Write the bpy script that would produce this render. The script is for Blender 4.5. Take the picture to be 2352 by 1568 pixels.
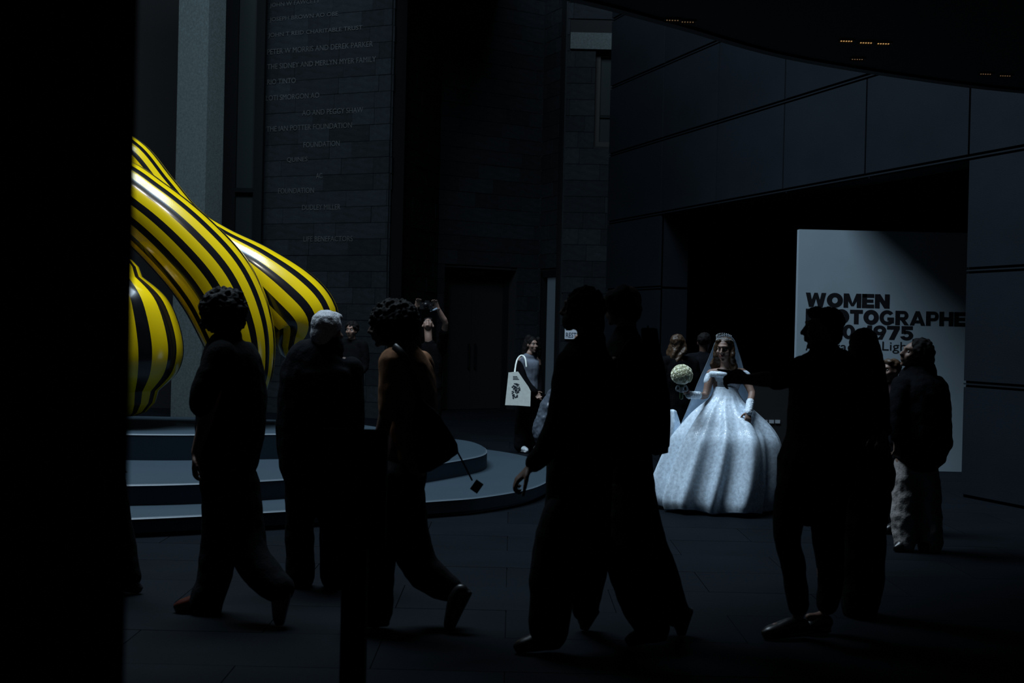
import bpy, bmesh, math, random
import numpy as np
from mathutils import Vector, Matrix, noise
from math import sin, cos, pi, radians

for o in list(bpy.data.objects): bpy.data.objects.remove(o)
SC = bpy.context.scene
COL = SC.collection
rnd = random.Random(7)

# ------------------------------------------------------------------ camera
FPX = 50.0 / 36.0 * 2352
CAM = Vector((0, 0, 1.65))
ROLL = radians(1.3)
_fz = -27.0 / FPX
FW = Vector((0, math.sqrt(1 - _fz * _fz), _fz))
_r0 = Vector((1, 0, 0)); _u0 = _r0.cross(FW)
RT = _r0 * cos(ROLL) + _u0 * sin(ROLL)
UP = -_r0 * sin(ROLL) + _u0 * cos(ROLL)
cd = bpy.data.cameras.new('camera'); cam = bpy.data.objects.new('camera', cd); COL.objects.link(cam)
cd.lens = 50; cd.sensor_width = 36; cd.clip_end = 200; cd.clip_start = 0.05
m = Matrix((RT, UP, -FW)).transposed().to_4x4(); m.translation = CAM
cam.matrix_world = m
cd.dof.use_dof = True; cd.dof.focus_distance = 13.5; cd.dof.aperture_fstop = 4.0
SC.camera = cam

# ------------------------------------------------------------------ light
w = bpy.data.worlds.new('world'); SC.world = w; w.use_nodes = True
w.node_tree.nodes['Background'].inputs[0].default_value = (0.55, 0.75, 1.0, 1)
w.node_tree.nodes['Background'].inputs[1].default_value = 0.010
def area(name, loc, sx, sy, power, color, target=None):
    d = bpy.data.lights.new(name, 'AREA'); d.shape = 'RECTANGLE'; d.size = sx; d.size_y = sy
    d.energy = power; d.color = color
    o = bpy.data.objects.new(name, d); COL.objects.link(o); o.location = loc
    if target is not None:
        o.rotation_euler = (Vector(target) - Vector(loc)).to_track_quat('-Z', 'Y').to_euler()
    return o
area('skylight', (-3.6, 13.4, 15.0), 9.6, 5.8, 3100, (0.66, 0.84, 1.0))
def spot(name, loc, tgt, power, ang, blend, color, r=0.1):
    d = bpy.data.lights.new(name, 'SPOT'); d.energy = power; d.spot_size = radians(ang); d.spot_blend = blend
    d.color = color; d.shadow_soft_size = r
    o = bpy.data.objects.new(name, d); COL.objects.link(o); o.location = loc
    o.rotation_euler = (Vector(tgt) - Vector(loc)).to_track_quat('-Z', 'Y').to_euler()
spot('added_sculpture_light', (-1.8, 10.5, 8.5), (-3.0, 14.8, 1.9), 150, 24, 0.6, (1.0, 0.96, 0.86), 0.25)  # added spot without a known fitting, brightens the yellow sculpture
vs = SC.view_settings
vs.view_transform = 'Standard'; vs.look = 'None'; vs.gamma = 1; vs.exposure = 0.0; vs.use_curve_mapping = False

# ------------------------------------------------------------------ projection helpers (pixel of the photograph + distance -> place)
def ray(px, py): return FW + RT * ((px - 1176) / FPX) + UP * ((784 - py) / FPX)
def W(px, py, d):
    v = ray(px, py); return CAM + v * (d / v.y)
def G(px, py, z=0.0):
    v = ray(px, py); return CAM + v * ((z - CAM.z) / v.z)

# ------------------------------------------------------------------ materials
MATS = {}
def mat(name, col, rough=0.7, var=0.0, vscale=8.0, bump=0.0, bscale=40.0, spec=0.4, metal=0.0, coat=0.0, objvar=0.0,
        emit=None, estr=0.0, alpha=1.0, sheen=0.0, sub=0.0, speck=0.0, stretch=None):
    if name in MATS: return MATS[name]
    M = bpy.data.materials.new(name); M.use_nodes = True; nt = M.node_tree; N = nt.nodes; L = nt.links
    b = N['Principled BSDF']
    b.inputs['Roughness'].default_value = rough; b.inputs['Metallic'].default_value = metal
    b.inputs['Specular IOR Level'].default_value = spec; b.inputs['Coat Weight'].default_value = coat
    b.inputs['Coat Roughness'].default_value = 0.06
    if sheen: b.inputs['Sheen Weight'].default_value = sheen
    if sub:
        b.inputs['Subsurface Weight'].default_value = sub; b.inputs['Subsurface Radius'].default_value = (0.02, 0.008, 0.004)
    if alpha < 1: b.inputs['Alpha'].default_value = alpha
    tc = N.new('ShaderNodeTexCoord'); src = tc.outputs['Object']
    if stretch:
        mp = N.new('ShaderNodeMapping'); mp.inputs['Scale'].default_value = stretch; L.new(src, mp.inputs[0]); src = mp.outputs[0]
    nz = N.new('ShaderNodeTexNoise'); nz.inputs['Scale'].default_value = vscale; nz.inputs['Detail'].default_value = 6
    L.new(src, nz.inputs['Vector'])
    rp = N.new('ShaderNodeMapRange'); rp.inputs['From Min'].default_value = 0.25; rp.inputs['From Max'].default_value = 0.75
    rp.inputs['To Min'].default_value = 1 - var; rp.inputs['To Max'].default_value = 1 + var
    L.new(nz.outputs['Fac'], rp.inputs['Value'])
    fac = rp.outputs[0]
    if objvar:
        oi = N.new('ShaderNodeObjectInfo'); r2 = N.new('ShaderNodeMapRange')
        r2.inputs['To Min'].default_value = 1 - objvar; r2.inputs['To Max'].default_value = 1 + objvar
        L.new(oi.outputs['Random'], r2.inputs['Value'])
        mu = N.new('ShaderNodeMath'); mu.operation = 'MULTIPLY'; L.new(fac, mu.inputs[0]); L.new(r2.outputs[0], mu.inputs[1]); fac = mu.outputs[0]
    hs = N.new('ShaderNodeHueSaturation'); hs.inputs['Color'].default_value = (*col, 1); L.new(fac, hs.inputs['Value'])
    L.new(hs.outputs[0], b.inputs['Base Color'])
    if speck:
        vz = N.new('ShaderNodeTexVoronoi'); vz.inputs['Scale'].default_value = 160; L.new(src, vz.inputs['Vector'])
        cr = N.new('ShaderNodeMapRange'); cr.inputs['From Min'].default_value = 1 - speck; cr.inputs['From Max'].default_value = 1.0
        sp = N.new('ShaderNodeSeparateColor'); L.new(vz.outputs['Color'], sp.inputs[0]); L.new(sp.outputs[0], cr.inputs['Value'])
        L.new(cr.outputs[0], b.inputs['Coat Weight'])
        nm = N.new('ShaderNodeMapRange'); nm.inputs['To Min'].default_value = rough; nm.inputs['To Max'].default_value = 0.15
        L.new(cr.outputs[0], nm.inputs['Value']); L.new(nm.outputs[0], b.inputs['Roughness'])
    if bump:
        n2 = N.new('ShaderNodeTexNoise'); n2.inputs['Scale'].default_value = bscale; n2.inputs['Detail'].default_value = 4; L.new(src, n2.inputs['Vector'])
        bp = N.new('ShaderNodeBump'); bp.inputs['Strength'].default_value = bump; bp.inputs['Distance'].default_value = 0.02
        L.new(n2.outputs['Fac'], bp.inputs['Height']); L.new(bp.outputs[0], b.inputs['Normal'])
    if emit:
        b.inputs['Emission Color'].default_value = (*emit, 1); b.inputs['Emission Strength'].default_value = estr
    MATS[name] = M
    return M

M_FLOOR = mat('bluestone_paving', (0.0052, 0.0070, 0.0094), 0.7, 0.2, 1.6, 0.12, 30, spec=0.02, objvar=0.08)
M_GROUT = mat('paving_joint', (0.0032, 0.0045, 0.006), 0.9, 0.1, spec=0.03)
M_STONE = mat('bluestone_block', (0.0125, 0.0165, 0.020), 0.85, 0.3, 5, 0.35, 22, spec=0.15, objvar=0.28)
M_STONEJ = mat('stone_joint', (0.008, 0.009, 0.01), 0.95)
M_LINTEL = mat('pale_granite', (0.058, 0.075, 0.077), 0.8, 0.35, 30, 0.3, 60)
M_LETTER = mat('inlaid_lettering', (0.060, 0.066, 0.068), 0.6, 0.3, 3)
M_PANEL = mat('charcoal_render_panel', (0.0066, 0.0098, 0.0140), 0.75, 0.14, 2.5, 0.08, 90, spec=0.12, objvar=0.07)
M_PANELJ = mat('panel_joint', (0.0006, 0.0006, 0.0008), 0.95, spec=0.0)
M_CONC = mat('speckled_concrete', (0.075, 0.098, 0.098), 0.85, 0.3, 26, 0.25, 70)
M_DARK = mat('dark_interior', (0.006, 0.006, 0.007), 0.9)
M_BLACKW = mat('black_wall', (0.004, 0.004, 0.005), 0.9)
M_FRAME = mat('black_metal_frame', (0.005, 0.006, 0.007), 0.8, spec=0.1)
M_GLASS = mat('dark_window_glass', (0.016, 0.022, 0.024), 0.25, spec=0.4)
M_LITGLASS = mat('frosted_lit_glass', (0.12, 0.15, 0.175), 0.5, emit=(0.35, 0.55, 0.75), estr=0.018)
M_CEIL = mat('canopy_soffit', (0.012, 0.012, 0.013), 0.85)
M_FASC = mat('canopy_fascia', (0.005, 0.005, 0.006), 0.6)
M_LAMP = mat('warm_led', (1, 0.7, 0.4), 0.5, emit=(1.0, 0.56, 0.2), estr=0.42)
M_LAMP2 = mat('dim_warm_led', (1, 0.7, 0.4), 0.5, emit=(1.0, 0.6, 0.3), estr=0.10)
M_SIGN = mat('white_painted_board', (0.29, 0.36, 0.41), 0.6, 0.04, 3, 0.03, 80)
M_TEXT = mat('black_vinyl_lettering', (0.006, 0.006, 0.008), 0.5)
M_POD = mat('blue_grey_podium_paint', (0.030, 0.047, 0.062), 0.6, 0.08, 1.5, spec=0.15)
M_PODEDGE = mat('podium_edge_highlight', (0.09, 0.12, 0.145), 0.5)  # bright edge highlight of the tiers, put into a lighter colour
M_SKIN1 = mat('skin_light', (0.25, 0.155, 0.12), 0.55, 0.1, 12, sub=0.05)
M_SKIN2 = mat('skin_medium', (0.22, 0.125, 0.09), 0.55, 0.1, 12, sub=0.05)
M_SKIN3 = mat('skin_deep', (0.1, 0.055, 0.04), 0.55, 0.1, 12)
M_HAIRB = mat('black_hair', (0.006, 0.005, 0.005), 0.75, 0.4, 60, 0.25, 120, spec=0.12)
M_HAIRBR = mat('brown_hair', (0.05, 0.026, 0.012), 0.45, 0.4, 40, 0.25, 120, stretch=(1, 1, .12))
M_HAIRG = mat('grey_hair', (0.46, 0.47, 0.49), 0.5, 0.35, 70, 0.4, 120)
M_BLK = mat('black_cloth', (0.0032, 0.0032, 0.0038), 0.9, 0.3, 12, 0.2, 60, spec=0.06)
M_BLKN = mat('black_navy_cloth', (0.004, 0.0046, 0.0065), 0.9, 0.3, 12, 0.2, 60, spec=0.06)
M_DKGREY = mat('dark_grey_cloth', (0.0055, 0.006, 0.0072), 0.9, 0.25, 12, 0.2, 60, spec=0.06)
M_BROWNS = mat('rust_brown_shirt', (0.30, 0.14, 0.066), 0.85, 0.35, 9, 0.3, 60, spec=0.2, stretch=(6, 6, 1))
M_SHOEBLK = mat('black_leather', (0.008, 0.007, 0.007), 0.35, spec=0.5)
M_SHOEBR = mat('oxblood_leather', (0.05, 0.012, 0.008), 0.2, spec=0.8)
M_SHOEWH = mat('white_sneaker', (0.6, 0.65, 0.68), 0.7, 0.3, 40, 0.2, 60)
M_TAN = mat('pale_denim', (0.26, 0.24, 0.23), 0.9, 0.25, 9, 0.3, 60)
M_GREYTOP = mat('blue_grey_knit', (0.13, 0.15, 0.19), 0.9, 0.1, 10, 0.2, 120)
M_SATIN = mat('grey_satin', (0.08, 0.095, 0.12), 0.35, 0.2, 6)
M_MAROON = mat('maroon_cloth', (0.02, 0.007, 0.011), 0.9)
M_WHITEC = mat('white_collar', (0.5, 0.56, 0.6), 0.8)
M_CANVAS = mat('natural_canvas', (0.84, 0.87, 0.8), 0.9, 0.1, 25, 0.08, 260)
M_INK = mat('navy_ink', (0.03, 0.04, 0.06), 0.8)
M_DRESS = mat('beaded_white_tulle', (0.66, 0.78, 0.9), 0.5, 0.28, 34, 0.16, 210, spec=0.6, speck=0.22)
M_LACE = mat('beaded_white_lace', (0.76, 0.87, 0.97), 0.5, 0.3, 60, 0.22, 200, spec=0.6, speck=0.3)
M_VEIL = mat('sheer_veil', (0.6, 0.73, 0.86), 0.8, 0.1, 20, alpha=0.36)
M_TIARA = mat('crystal_silver', (0.92, 0.96, 1.0), 0.2, metal=0.25, coat=1.0)
M_ROSE = mat('cream_rose_petal', (0.95, 0.95, 0.78), 0.7, 0.12, 30, sub=0.05)
M_LEAF = mat('rose_leaf', (0.05, 0.1, 0.04), 0.6)
M_RIBBON = mat('white_ribbon', (0.6, 0.68, 0.74), 0.5)
M_EYE = mat('eye_white', (0.28, 0.27, 0.26), 0.25)
M_IRIS = mat('dark_iris', (0.01, 0.008, 0.006), 0.15)
M_LIP = mat('lip_rose', (0.22, 0.06, 0.055), 0.45)
M_PLASTIC = mat('black_plastic', (0.008, 0.008, 0.009), 0.4)
M_SCREEN = mat('lit_phone_edge', (0.4, 0.5, 0.6), 0.3)
M_METAL = mat('dark_steel', (0.005, 0.005, 0.006), 0.8, spec=0.1)
M_SILVER = mat('silver', (0.7, 0.72, 0.75), 0.2, metal=1.0)

def striped(name):
    M = bpy.data.materials.new(name); M.use_nodes = True; nt = M.node_tree; N = nt.nodes; L = nt.links
    b = N['Principled BSDF']; b.inputs['Roughness'].default_value = 0.22; b.inputs['Coat Weight'].default_value = 0.6
    b.inputs['Coat Roughness'].default_value = 0.1
    uv = N.new('ShaderNodeUVMap'); sp = N.new('ShaderNodeSeparateXYZ'); L.new(uv.outputs[0], sp.inputs[0])
    a = N.new('ShaderNodeMath'); a.operation = 'MULTIPLY'; a.inputs[1].default_value = 1.0; L.new(sp.outputs[0], a.inputs[0])
    fr = N.new('ShaderNodeMath'); fr.operation = 'FRACT'; L.new(a.outputs[0], fr.inputs[0])
    lt = N.new('ShaderNodeMath'); lt.operation = 'LESS_THAN'; lt.inputs[1].default_value = 0.42; L.new(fr.outputs[0], lt.inputs[0])
    mx = N.new('ShaderNodeMix'); mx.data_type = 'RGBA'; L.new(lt.outputs[0], mx.inputs[0])
    mx.inputs[6].default_value = (0.88, 0.60, 0.004, 1); mx.inputs[7].default_value = (0.006, 0.006, 0.007, 1)
    L.new(mx.outputs[2], b.inputs['Base Color'])
    return M
M_STRIPE = striped('glossy_yellow_black_stripes')

# ------------------------------------------------------------------ object helpers
def tag(o, label=None, cat=None, group=None, kind=None):
    if label: o['label'] = label
    if cat: o['category'] = cat
    if group: o['group'] = group
    if kind: o['kind'] = kind
    return o
def link(name, me, mt, parent=None, base=None):
    o = bpy.data.objects.new(name, me); COL.objects.link(o)
    if mt is not None and not me.materials: me.materials.append(mt)
    if parent is not None: o.parent = parent
    elif base is not None: o.location = base
    return o
def empty(name, loc):
    o = bpy.data.objects.new(name, None); COL.objects.link(o); o.location = loc; o.empty_display_size = 0.1
    return o
Z0 = Vector((0, 0, 0))
def mesh(name, verts, faces, mt, parent=None, base=Z0, smooth=False):
    me = bpy.data.meshes.new(name)
    me.from_pydata([tuple(Vector(v) - base) for v in verts], [], faces)
    bm = bmesh.new(); bm.from_mesh(me); bmesh.ops.recalc_face_normals(bm, faces=bm.faces); bm.to_mesh(me); bm.free()
    if smooth: me.polygons.foreach_set('use_smooth', [True] * len(me.polygons))
    return link(name, me, mt, parent, base)
def box_vf(c, ax, ay, az):
    """box from centre and three half-axis vectors"""
    c, ax, ay, az = map(Vector, (c, ax, ay, az))
    v = [c + ax * i + ay * j + az * k for k in (-1, 1) for j in (-1, 1) for i in (-1, 1)]
    f = [(0, 2, 3, 1), (4, 5, 7, 6), (0, 1, 5, 4), (2, 6, 7, 3), (0, 4, 6, 2), (1, 3, 7, 5)]
    return v, f
class VF:
    def __init__(s): s.v = []; s.f = []
    def add(s, vf):
        n = len(s.v); s.v += list(vf[0]); s.f += [tuple(i + n for i in q) for q in vf[1]]; return s
    def box(s, *a): return s.add(box_vf(*a))
    def aabb(s, x0, x1, y0, y1, z0, z1):
        return s.box(((x0 + x1) / 2, (y0 + y1) / 2, (z0 + z1) / 2), ((x1 - x0) / 2, 0, 0), (0, (y1 - y0) / 2, 0), (0, 0, (z1 - z0) / 2))
    def obj(s, name, mt, parent=None, base=Z0, smooth=False): return mesh(name, s.v, s.f, mt, parent, base, smooth)

def catmull(P, n=4, closed=False):
    out = []; k = len(P)
    for i in range(k if closed else k - 1):
        g = (lambda j: P[j % k]) if closed else (lambda j: P[min(max(j, 0), k - 1)])
        a, b, c, d = g(i - 1), g(i), g(i + 1), g(i + 2)
        for q in range(n):
            t = q / n
            out.append(tuple(0.5 * (2 * b[x] + (c[x] - a[x]) * t + (2 * a[x] - 5 * b[x] + 4 * c[x] - d[x]) * t * t + (3 * b[x] - a[x] - 3 * c[x] + d[x]) * t ** 3) for x in range(len(b))))
    if not closed: out.append(tuple(P[-1]))
    return out
YV = Vector((0, 1, 0))
def tube(pts, ra, rb=None, bref=YV, n=12, sub=3, cap=True, expo=1.0, capk=1.0):
    """lofted tube with elliptical sections and rounded ends; pts Vectors"""
    rb = rb or ra
    Q = [tuple(p) + (a, b) for p, a, b in zip(pts, ra, rb)]
    if sub > 1 and len(Q) > 1: Q = catmull(Q, sub)
    C = [Vector(q[:3]) for q in Q]; A = [max(q[3], .002) for q in Q]; B = [max(q[4], .002) for q in Q]
    k = len(C); T = []
    for i in range(k):
        t = C[min(i + 1, k - 1)] - C[max(i - 1, 0)]
        T.append(t.normalized() if t.length > 1e-9 else Vector((0, 0, 1)))
    if cap:
        r0 = min(A[0], B[0]) * capk; r1 = min(A[-1], B[-1]) * capk
        pre = [(C[0] - T[0] * r0 * h, A[0] * s, B[0] * s, T[0]) for h, s in ((.95, .25), (.8, .6), (.45, .88))]
        post = [(C[-1] + T[-1] * r1 * h, A[-1] * s, B[-1] * s, T[-1]) for h, s in ((.45, .88), (.8, .6), (.95, .25))]
    else: pre = post = []
    R = pre + list(zip(C, A, B, T)) + post
    v = []; f = []
    for c, a, b, t in R:
        bb = bref - t * bref.dot(t)
        if bb.length < 0.05: bb = Vector((0, 0, 1)) - t * t.z
        bb.normalize(); aa = bb.cross(t).normalized()
        for j in range(n):
            th = 2 * pi * j / n; cx, sx = cos(th), sin(th)
            if expo != 1.0:
                cx = math.copysign(abs(cx) ** expo, cx); sx = math.copysign(abs(sx) ** expo, sx)
            v.append(c + aa * a * cx + bb * b * sx)
    m_ = len(R)
    for i in range(m_ - 1):
        for j in range(n):
            f.append((i * n + j, i * n + (j + 1) % n, (i + 1) * n + (j + 1) % n, (i + 1) * n + j))
    f.append(tuple(range(n))[::-1]); f.append(tuple((m_ - 1) * n + j for j in range(n)))
    return v, f
_ico = None
def ell(c, rx, ry, rz, ax=None):
    """ellipsoid; ax = (right, forward, up) unit vectors"""
    global _ico
    if _ico is None:
        bm = bmesh.new(); bmesh.ops.create_icosphere(bm, subdivisions=2, radius=1)
        bm.verts.ensure_lookup_table(); _ico = ([v.co.copy() for v in bm.verts], [tuple(v.index for v in q.verts) for q in bm.faces]); bm.free()
    r, f_, u = ax or (Vector((1, 0, 0)), Vector((0, 1, 0)), Vector((0, 0, 1)))
    c = Vector(c)
    return [c + r * (p.x * rx) + f_ * (p.y * ry) + u * (p.z * rz) for p in _ico[0]], _ico[1]
def solid(name, blobs, mt, parent=None, base=Z0, vox=0.014, sm=3, rough=0.0, rscale=8.0, fn=None):
    """union of closed blobs as one continuous smooth surface"""
    S = VF()
    for b in blobs: S.add(b)
    me = bpy.data.meshes.new(name + '_raw'); me.from_pydata([tuple(Vector(q) - base) for q in S.v], [], S.f)
    bm = bmesh.new(); bm.from_mesh(me); bmesh.ops.recalc_face_normals(bm, faces=bm.faces); bm.to_mesh(me); bm.free()
    t = bpy.data.objects.new('t', me); COL.objects.link(t)
    md = t.modifiers.new('r', 'REMESH'); md.mode = 'VOXEL'; md.voxel_size = vox; md.adaptivity = 0.0
    if sm:
        s = t.modifiers.new('s', 'SMOOTH'); s.factor = 0.5; s.iterations = sm
    dg = bpy.context.evaluated_depsgraph_get()
    out = bpy.data.meshes.new_from_object(t.evaluated_get(dg))
    bpy.data.objects.remove(t); bpy.data.meshes.remove(me)
    out.name = name
    if fn or rough:
        n = len(out.vertices); co = np.empty(n * 3); out.vertices.foreach_get('co', co); co = co.reshape(-1, 3)
        if rough:
            no = np.empty(n * 3); out.vertex_normals.foreach_get('vector', no); no = no.reshape(-1, 3)
            h = np.array([noise.noise(Vector(p) * rscale) + 0.5 * noise.noise(Vector(p) * rscale * 2.3) for p in co])
            co = co + no * (h * rough)[:, None]
        if fn: co = fn(co, base)
        out.vertices.foreach_set('co', co.reshape(-1)); out.update()
    out.polygons.foreach_set('use_smooth', [True] * len(out.polygons))
    return link(name, out, mt, parent, base)

class Fig:
    """works at one distance: pixel positions of the photograph at d metres"""
    def __init__(s, d): s.d = d; s.k = FPX / d
    def P(s, px, py, dd=0.0): return W(px, py, s.d + dd)
    def T(s, rows, n=14, sub=3, expo=1.0, capk=1.0):
        """rows (px, py, half-width px, half-depth m, depth offset m)"""
        R = [tuple(r) + (None, 0.0)[len(r) - 3:] if len(r) < 5 else r for r in rows]
        R = [(r[0], r[1], r[2], (r[3] if r[3] is not None else r[2] / s.k), r[4]) for r in R]
        return tube([s.P(r[0], r[1], r[4]) for r in R], [r[2] / s.k for r in R], [r[3] for r in R], n=n, sub=sub, expo=expo, capk=capk)
    def S(s, rows, dd=0.0, n=18, expo=0.9, capk=1.0):
        """silhouette rows (py, left px, right px, half-depth m)"""
        return s.T([((a + b) / 2, y, (b - a) / 2, dp, dd) for y, a, b, dp in rows], n=n, expo=expo, capk=capk)

# ------------------------------------------------------------------ text
_curve_cache = {}
def text_obj(name, txt, width, height, origin, ux, uz, mt, parent, base=Z0, bold=0.0, thick=0.002, aspect_ref=None):
    """flat lettering: bbox of cap letters scaled to width x height, lower-left at origin"""
    c = bpy.data.curves.new('t', 'FONT'); c.body = txt; c.size = 1; c.offset = bold; c.resolution_u = 3; c.space_character = 1.0 + bold * 1.6
    t = bpy.data.objects.new('t', c); COL.objects.link(t)
    dg = bpy.context.evaluated_depsgraph_get()
    me = bpy.data.meshes.new_from_object(t.evaluated_get(dg)); bpy.data.objects.remove(t); bpy.data.curves.remove(c)
    me.materials.clear()
    n = len(me.vertices); co = np.empty(n * 3); me.vertices.foreach_get('co', co); co = co.reshape(-1, 3)
    x0, x1 = co[:, 0].min(), co[:, 0].max()
    y0, y1 = (co[:, 1].min(), co[:, 1].max()) if aspect_ref is None else aspect_ref
    sx = width / (x1 - x0); sy = height / (y1 - y0)
    o_, ux, uz = Vector(origin) - base, Vector(ux), Vector(uz)
    out = [o_ + ux * ((p[0] - x0) * sx) + uz * ((p[1] - y0) * sy) for p in co]
    for v, p in zip(me.vertices, out): v.co = p
    me.name = name
    return link(name, me, mt, parent, base)

# ================================================================== STRUCTURE
floor = VF().aabb(-22, 22, -6, 45, -0.3, -0.012).obj('floor', M_GROUT); tag(floor, kind='structure')
# paving slabs: laid one by one where the photograph lets them be told apart
pv = VF().aabb(-.5, .5, -.5, .5, -.5, .5)
pm = bpy.data.meshes.new('paver'); pm.from_pydata([tuple(x) for x in pv.v], [], pv.f); pm.materials.append(M_FLOOR)
rows = [(-2.2, 0.75)] ; y = 4.6; ri = 0
while y < 20.4:
    dp = 0.75 if y < 14 else 1.1
    x0 = -0.44 * y * 0.9 - 0.4; x1 = 0.40 * y + 0.5
    L = 1.3 if y < 14 else 1.9
    x = math.floor(x0 / L) * L + (0.5 * L if ri % 2 else 0)
    while x < x1:
        o = bpy.data.objects.new('paver', pm); COL.objects.link(o); o.parent = floor
        o.location = (x + L / 2, y + dp / 2, -0.02 + rnd.uniform(-.0008, .0006)); o.scale = (L - .005, dp - .005, 0.04)
        x += L
    y += dp; ri += 1
# far and near floor beyond the slabs
fo = VF().aabb(-22, 22, y, 45, -0.02, 0.0).aabb(-22, 22, -6, 4.6, -0.02, 0.0).aabb(-22, -9.5, 4.6, y, -.02, 0).aabb(10, 22, 4.6, y, -.02, 0).obj('floor_surface', M_FLOOR, floor)

cube_me = {}
def unit_cube(mt):
    if mt.name not in cube_me:
        me = bpy.data.meshes.new('block'); me.from_pydata([tuple(x) for x in pv.v], [], pv.f); me.materials.append(mt); cube_me[mt.name] = me
    return cube_me[mt.name]

def stone_wall(name, a, b, z0, z1, course, blk, openings=(), seed=1, thick=0.5, zblock=0.0, pale=None):
    """wall from plan point a to b, facing the side on the left of b->a (camera side); blocks are children"""
    R = random.Random(seed); a = Vector((a[0], a[1], 0)); b = Vector((b[0], b[1], 0)); e = (b - a); Lw = e.length; e.normalize()
    nrm = Vector((e.y, -e.x, 0))
    if nrm.y > 0: nrm = -nrm
    base = a.copy()
    V = VF()
    def slab(s0, s1, c0, c1):
        if s1 - s0 < 1e-4 or c1 - c0 < 1e-4: return
        V.box(a + e * (s0 + s1) / 2 - nrm * (thick / 2 + 0.02) + Vector((0, 0, (c0 + c1) / 2)), e * ((s1 - s0) / 2), nrm * (thick / 2), (0, 0, (c1 - c0) / 2))
    cuts = sorted(set([0, Lw] + [q for o in openings for q in (o[0], o[1])]))
    for s0, s1 in zip(cuts[:-1], cuts[1:]):
        op = [o for o in openings if o[0] <= s0 + 1e-6 and o[1] >= s1 - 1e-6]
        if not op: slab(s0, s1, z0, z1)
        else:
            o = op[0]; slab(s0, s1, z0, o[2]); slab(s0, s1, o[3], z1)
    wall = V.obj(name, M_STONEJ, None, base); tag(wall, kind='structure')
    me = unit_cube(M_STONE)
    rz = math.atan2(e.y, e.x)
    z = z0
    while z < z1 - .02:
        h = min(course, z1 - z)
        if z + h > zblock:
            s = -R.uniform(0, blk)
            while s < Lw:
                l = blk * R.choice((0.55, 0.8, 1.0, 1.0, 1.25)); s0, s1 = max(s, 0), min(s + l, Lw); s += l
                if s1 - s0 < .03: continue
                segs = [(s0, s1)]
                for o in openings:
                    if o[2] < z + h - .02 and o[3] > z + .02:
                        ns = []
                        for q0, q1 in segs:
                            if o[0] > q0: ns.append((q0, min(q1, o[0])))
                            if o[1] < q1: ns.append((max(q0, o[1]), q1))
                        segs = [q for q in ns if q[1] - q[0] > .02]
                for q0, q1 in segs:
                    o = bpy.data.objects.new('stone_block', me); COL.objects.link(o); o.parent = wall
                    pr = R.uniform(0, .012)
                    o.location = a + e * (q0 + q1) / 2 - nrm * (.05 - pr) + Vector((0, 0, z + h / 2)) - base
                    o.rotation_euler = (0, 0, rz); o.scale = (q1 - q0 - .007, .1, h - .008)
        z += h
    return wall, base, e, nrm, Lw
def s_at(a, e, nrm, px, py):
    """place where the ray through a pixel meets a vertical wall: (distance along, height)"""
    q = ray(px, py); a = Vector((a[0], a[1], 0)); t = (a - CAM).dot(nrm) / q.dot(nrm); p = CAM + q * t
    return (p - a).dot(e), p.z, p
def xy(px, d): p = W(px, 700, d); return (p.x, p.y)

CH = 0.293
# pier with the benefactors' names
pl, pr = xy(597, 26.6), xy(887, 25.4)
w_names, nb, ne, nn, nL = stone_wall('wall_benefactors', pl, pr, 0, 9.0, CH, 0.85, seed=3)
# niche
c1, c2, c3 = xy(1003, 28.2), xy(1236, 29.7), xy(1291, 28.6)
stone_wall('wall_niche_left', (pr[0] + .03, pr[1] + .03), c1, 0, 9.0, CH, 0.9, seed=5, thick=.05)
def opening_on(a, b, x0, y0, x1, y1):
    A = Vector((a[0], a[1], 0)); e = (Vector((b[0], b[1], 0)) - A).normalized(); n = Vector((e.y, -e.x, 0))
    s0, zt, _ = s_at(a, e, n, x0, y0); s1, _, _ = s_at(a, e, n, x1, y0)
    return s0, s1, zt, A, e, (n if n.y < 0 else -n)
s0, s1, zt, A_, e_, n_ = opening_on(c1, c2, 1022, 612, 1188, 612)
stone_wall('wall_niche_back', c1, c2, 0, 9.0, CH, 1.05, openings=[(s0, s1, 0, zt)], seed=8)
# door_1: recessed black double door
D = empty('door_1', A_ + e_ * (s0 + s1) / 2 - n_ * .35); tag(D, kind='structure')
Db = D.location.copy()
dw = (s1 - s0)
V = VF()
for sgn in (-1, 1): V.box(Db + e_ * sgn * (dw / 2 - .06) + Vector((0, 0, zt / 2)), e_ * .06, n_ * .08, (0, 0, zt / 2))
V.box(Db + Vector((0, 0, zt - .06)), e_ * (dw / 2 - .12), n_ * .08, (0, 0, .06))
V.obj('door_frame', M_FRAME, D, Db)
for sgn in (-1, 1):
    lf = VF().box(Db + e_ * sgn * (dw / 4 - .03) + Vector((0, 0, zt / 2 - .06)), e_ * (dw / 4 - .035), n_ * .025, (0, 0, zt / 2 - .07)).obj('door_leaf', M_DARK, D, Db)
    VF().box(Db + e_ * sgn * .08 + n_ * .06 + Vector((0, 0, 1.1)), e_ * .012, n_ * .02, (0, 0, .25)).obj('handle', M_METAL, lf, Db)
VF().box(Db + n_ * .1 + e_ * 0.02 + Vector((0, 0, zt - .08)), e_ * .21, n_ * .02, (0, 0, .035)).obj('door_closer', mat('closer_grey', (.06, .065, .085), .5), D, Db)
VF().box(Db - n_ * .5 + Vector((0, 0, 2)), e_ * (dw / 2 + .6), n_ * .03, (0, 0, 2)).obj('wall_door_recess', M_DARK)['kind'] = 'structure'
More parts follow.
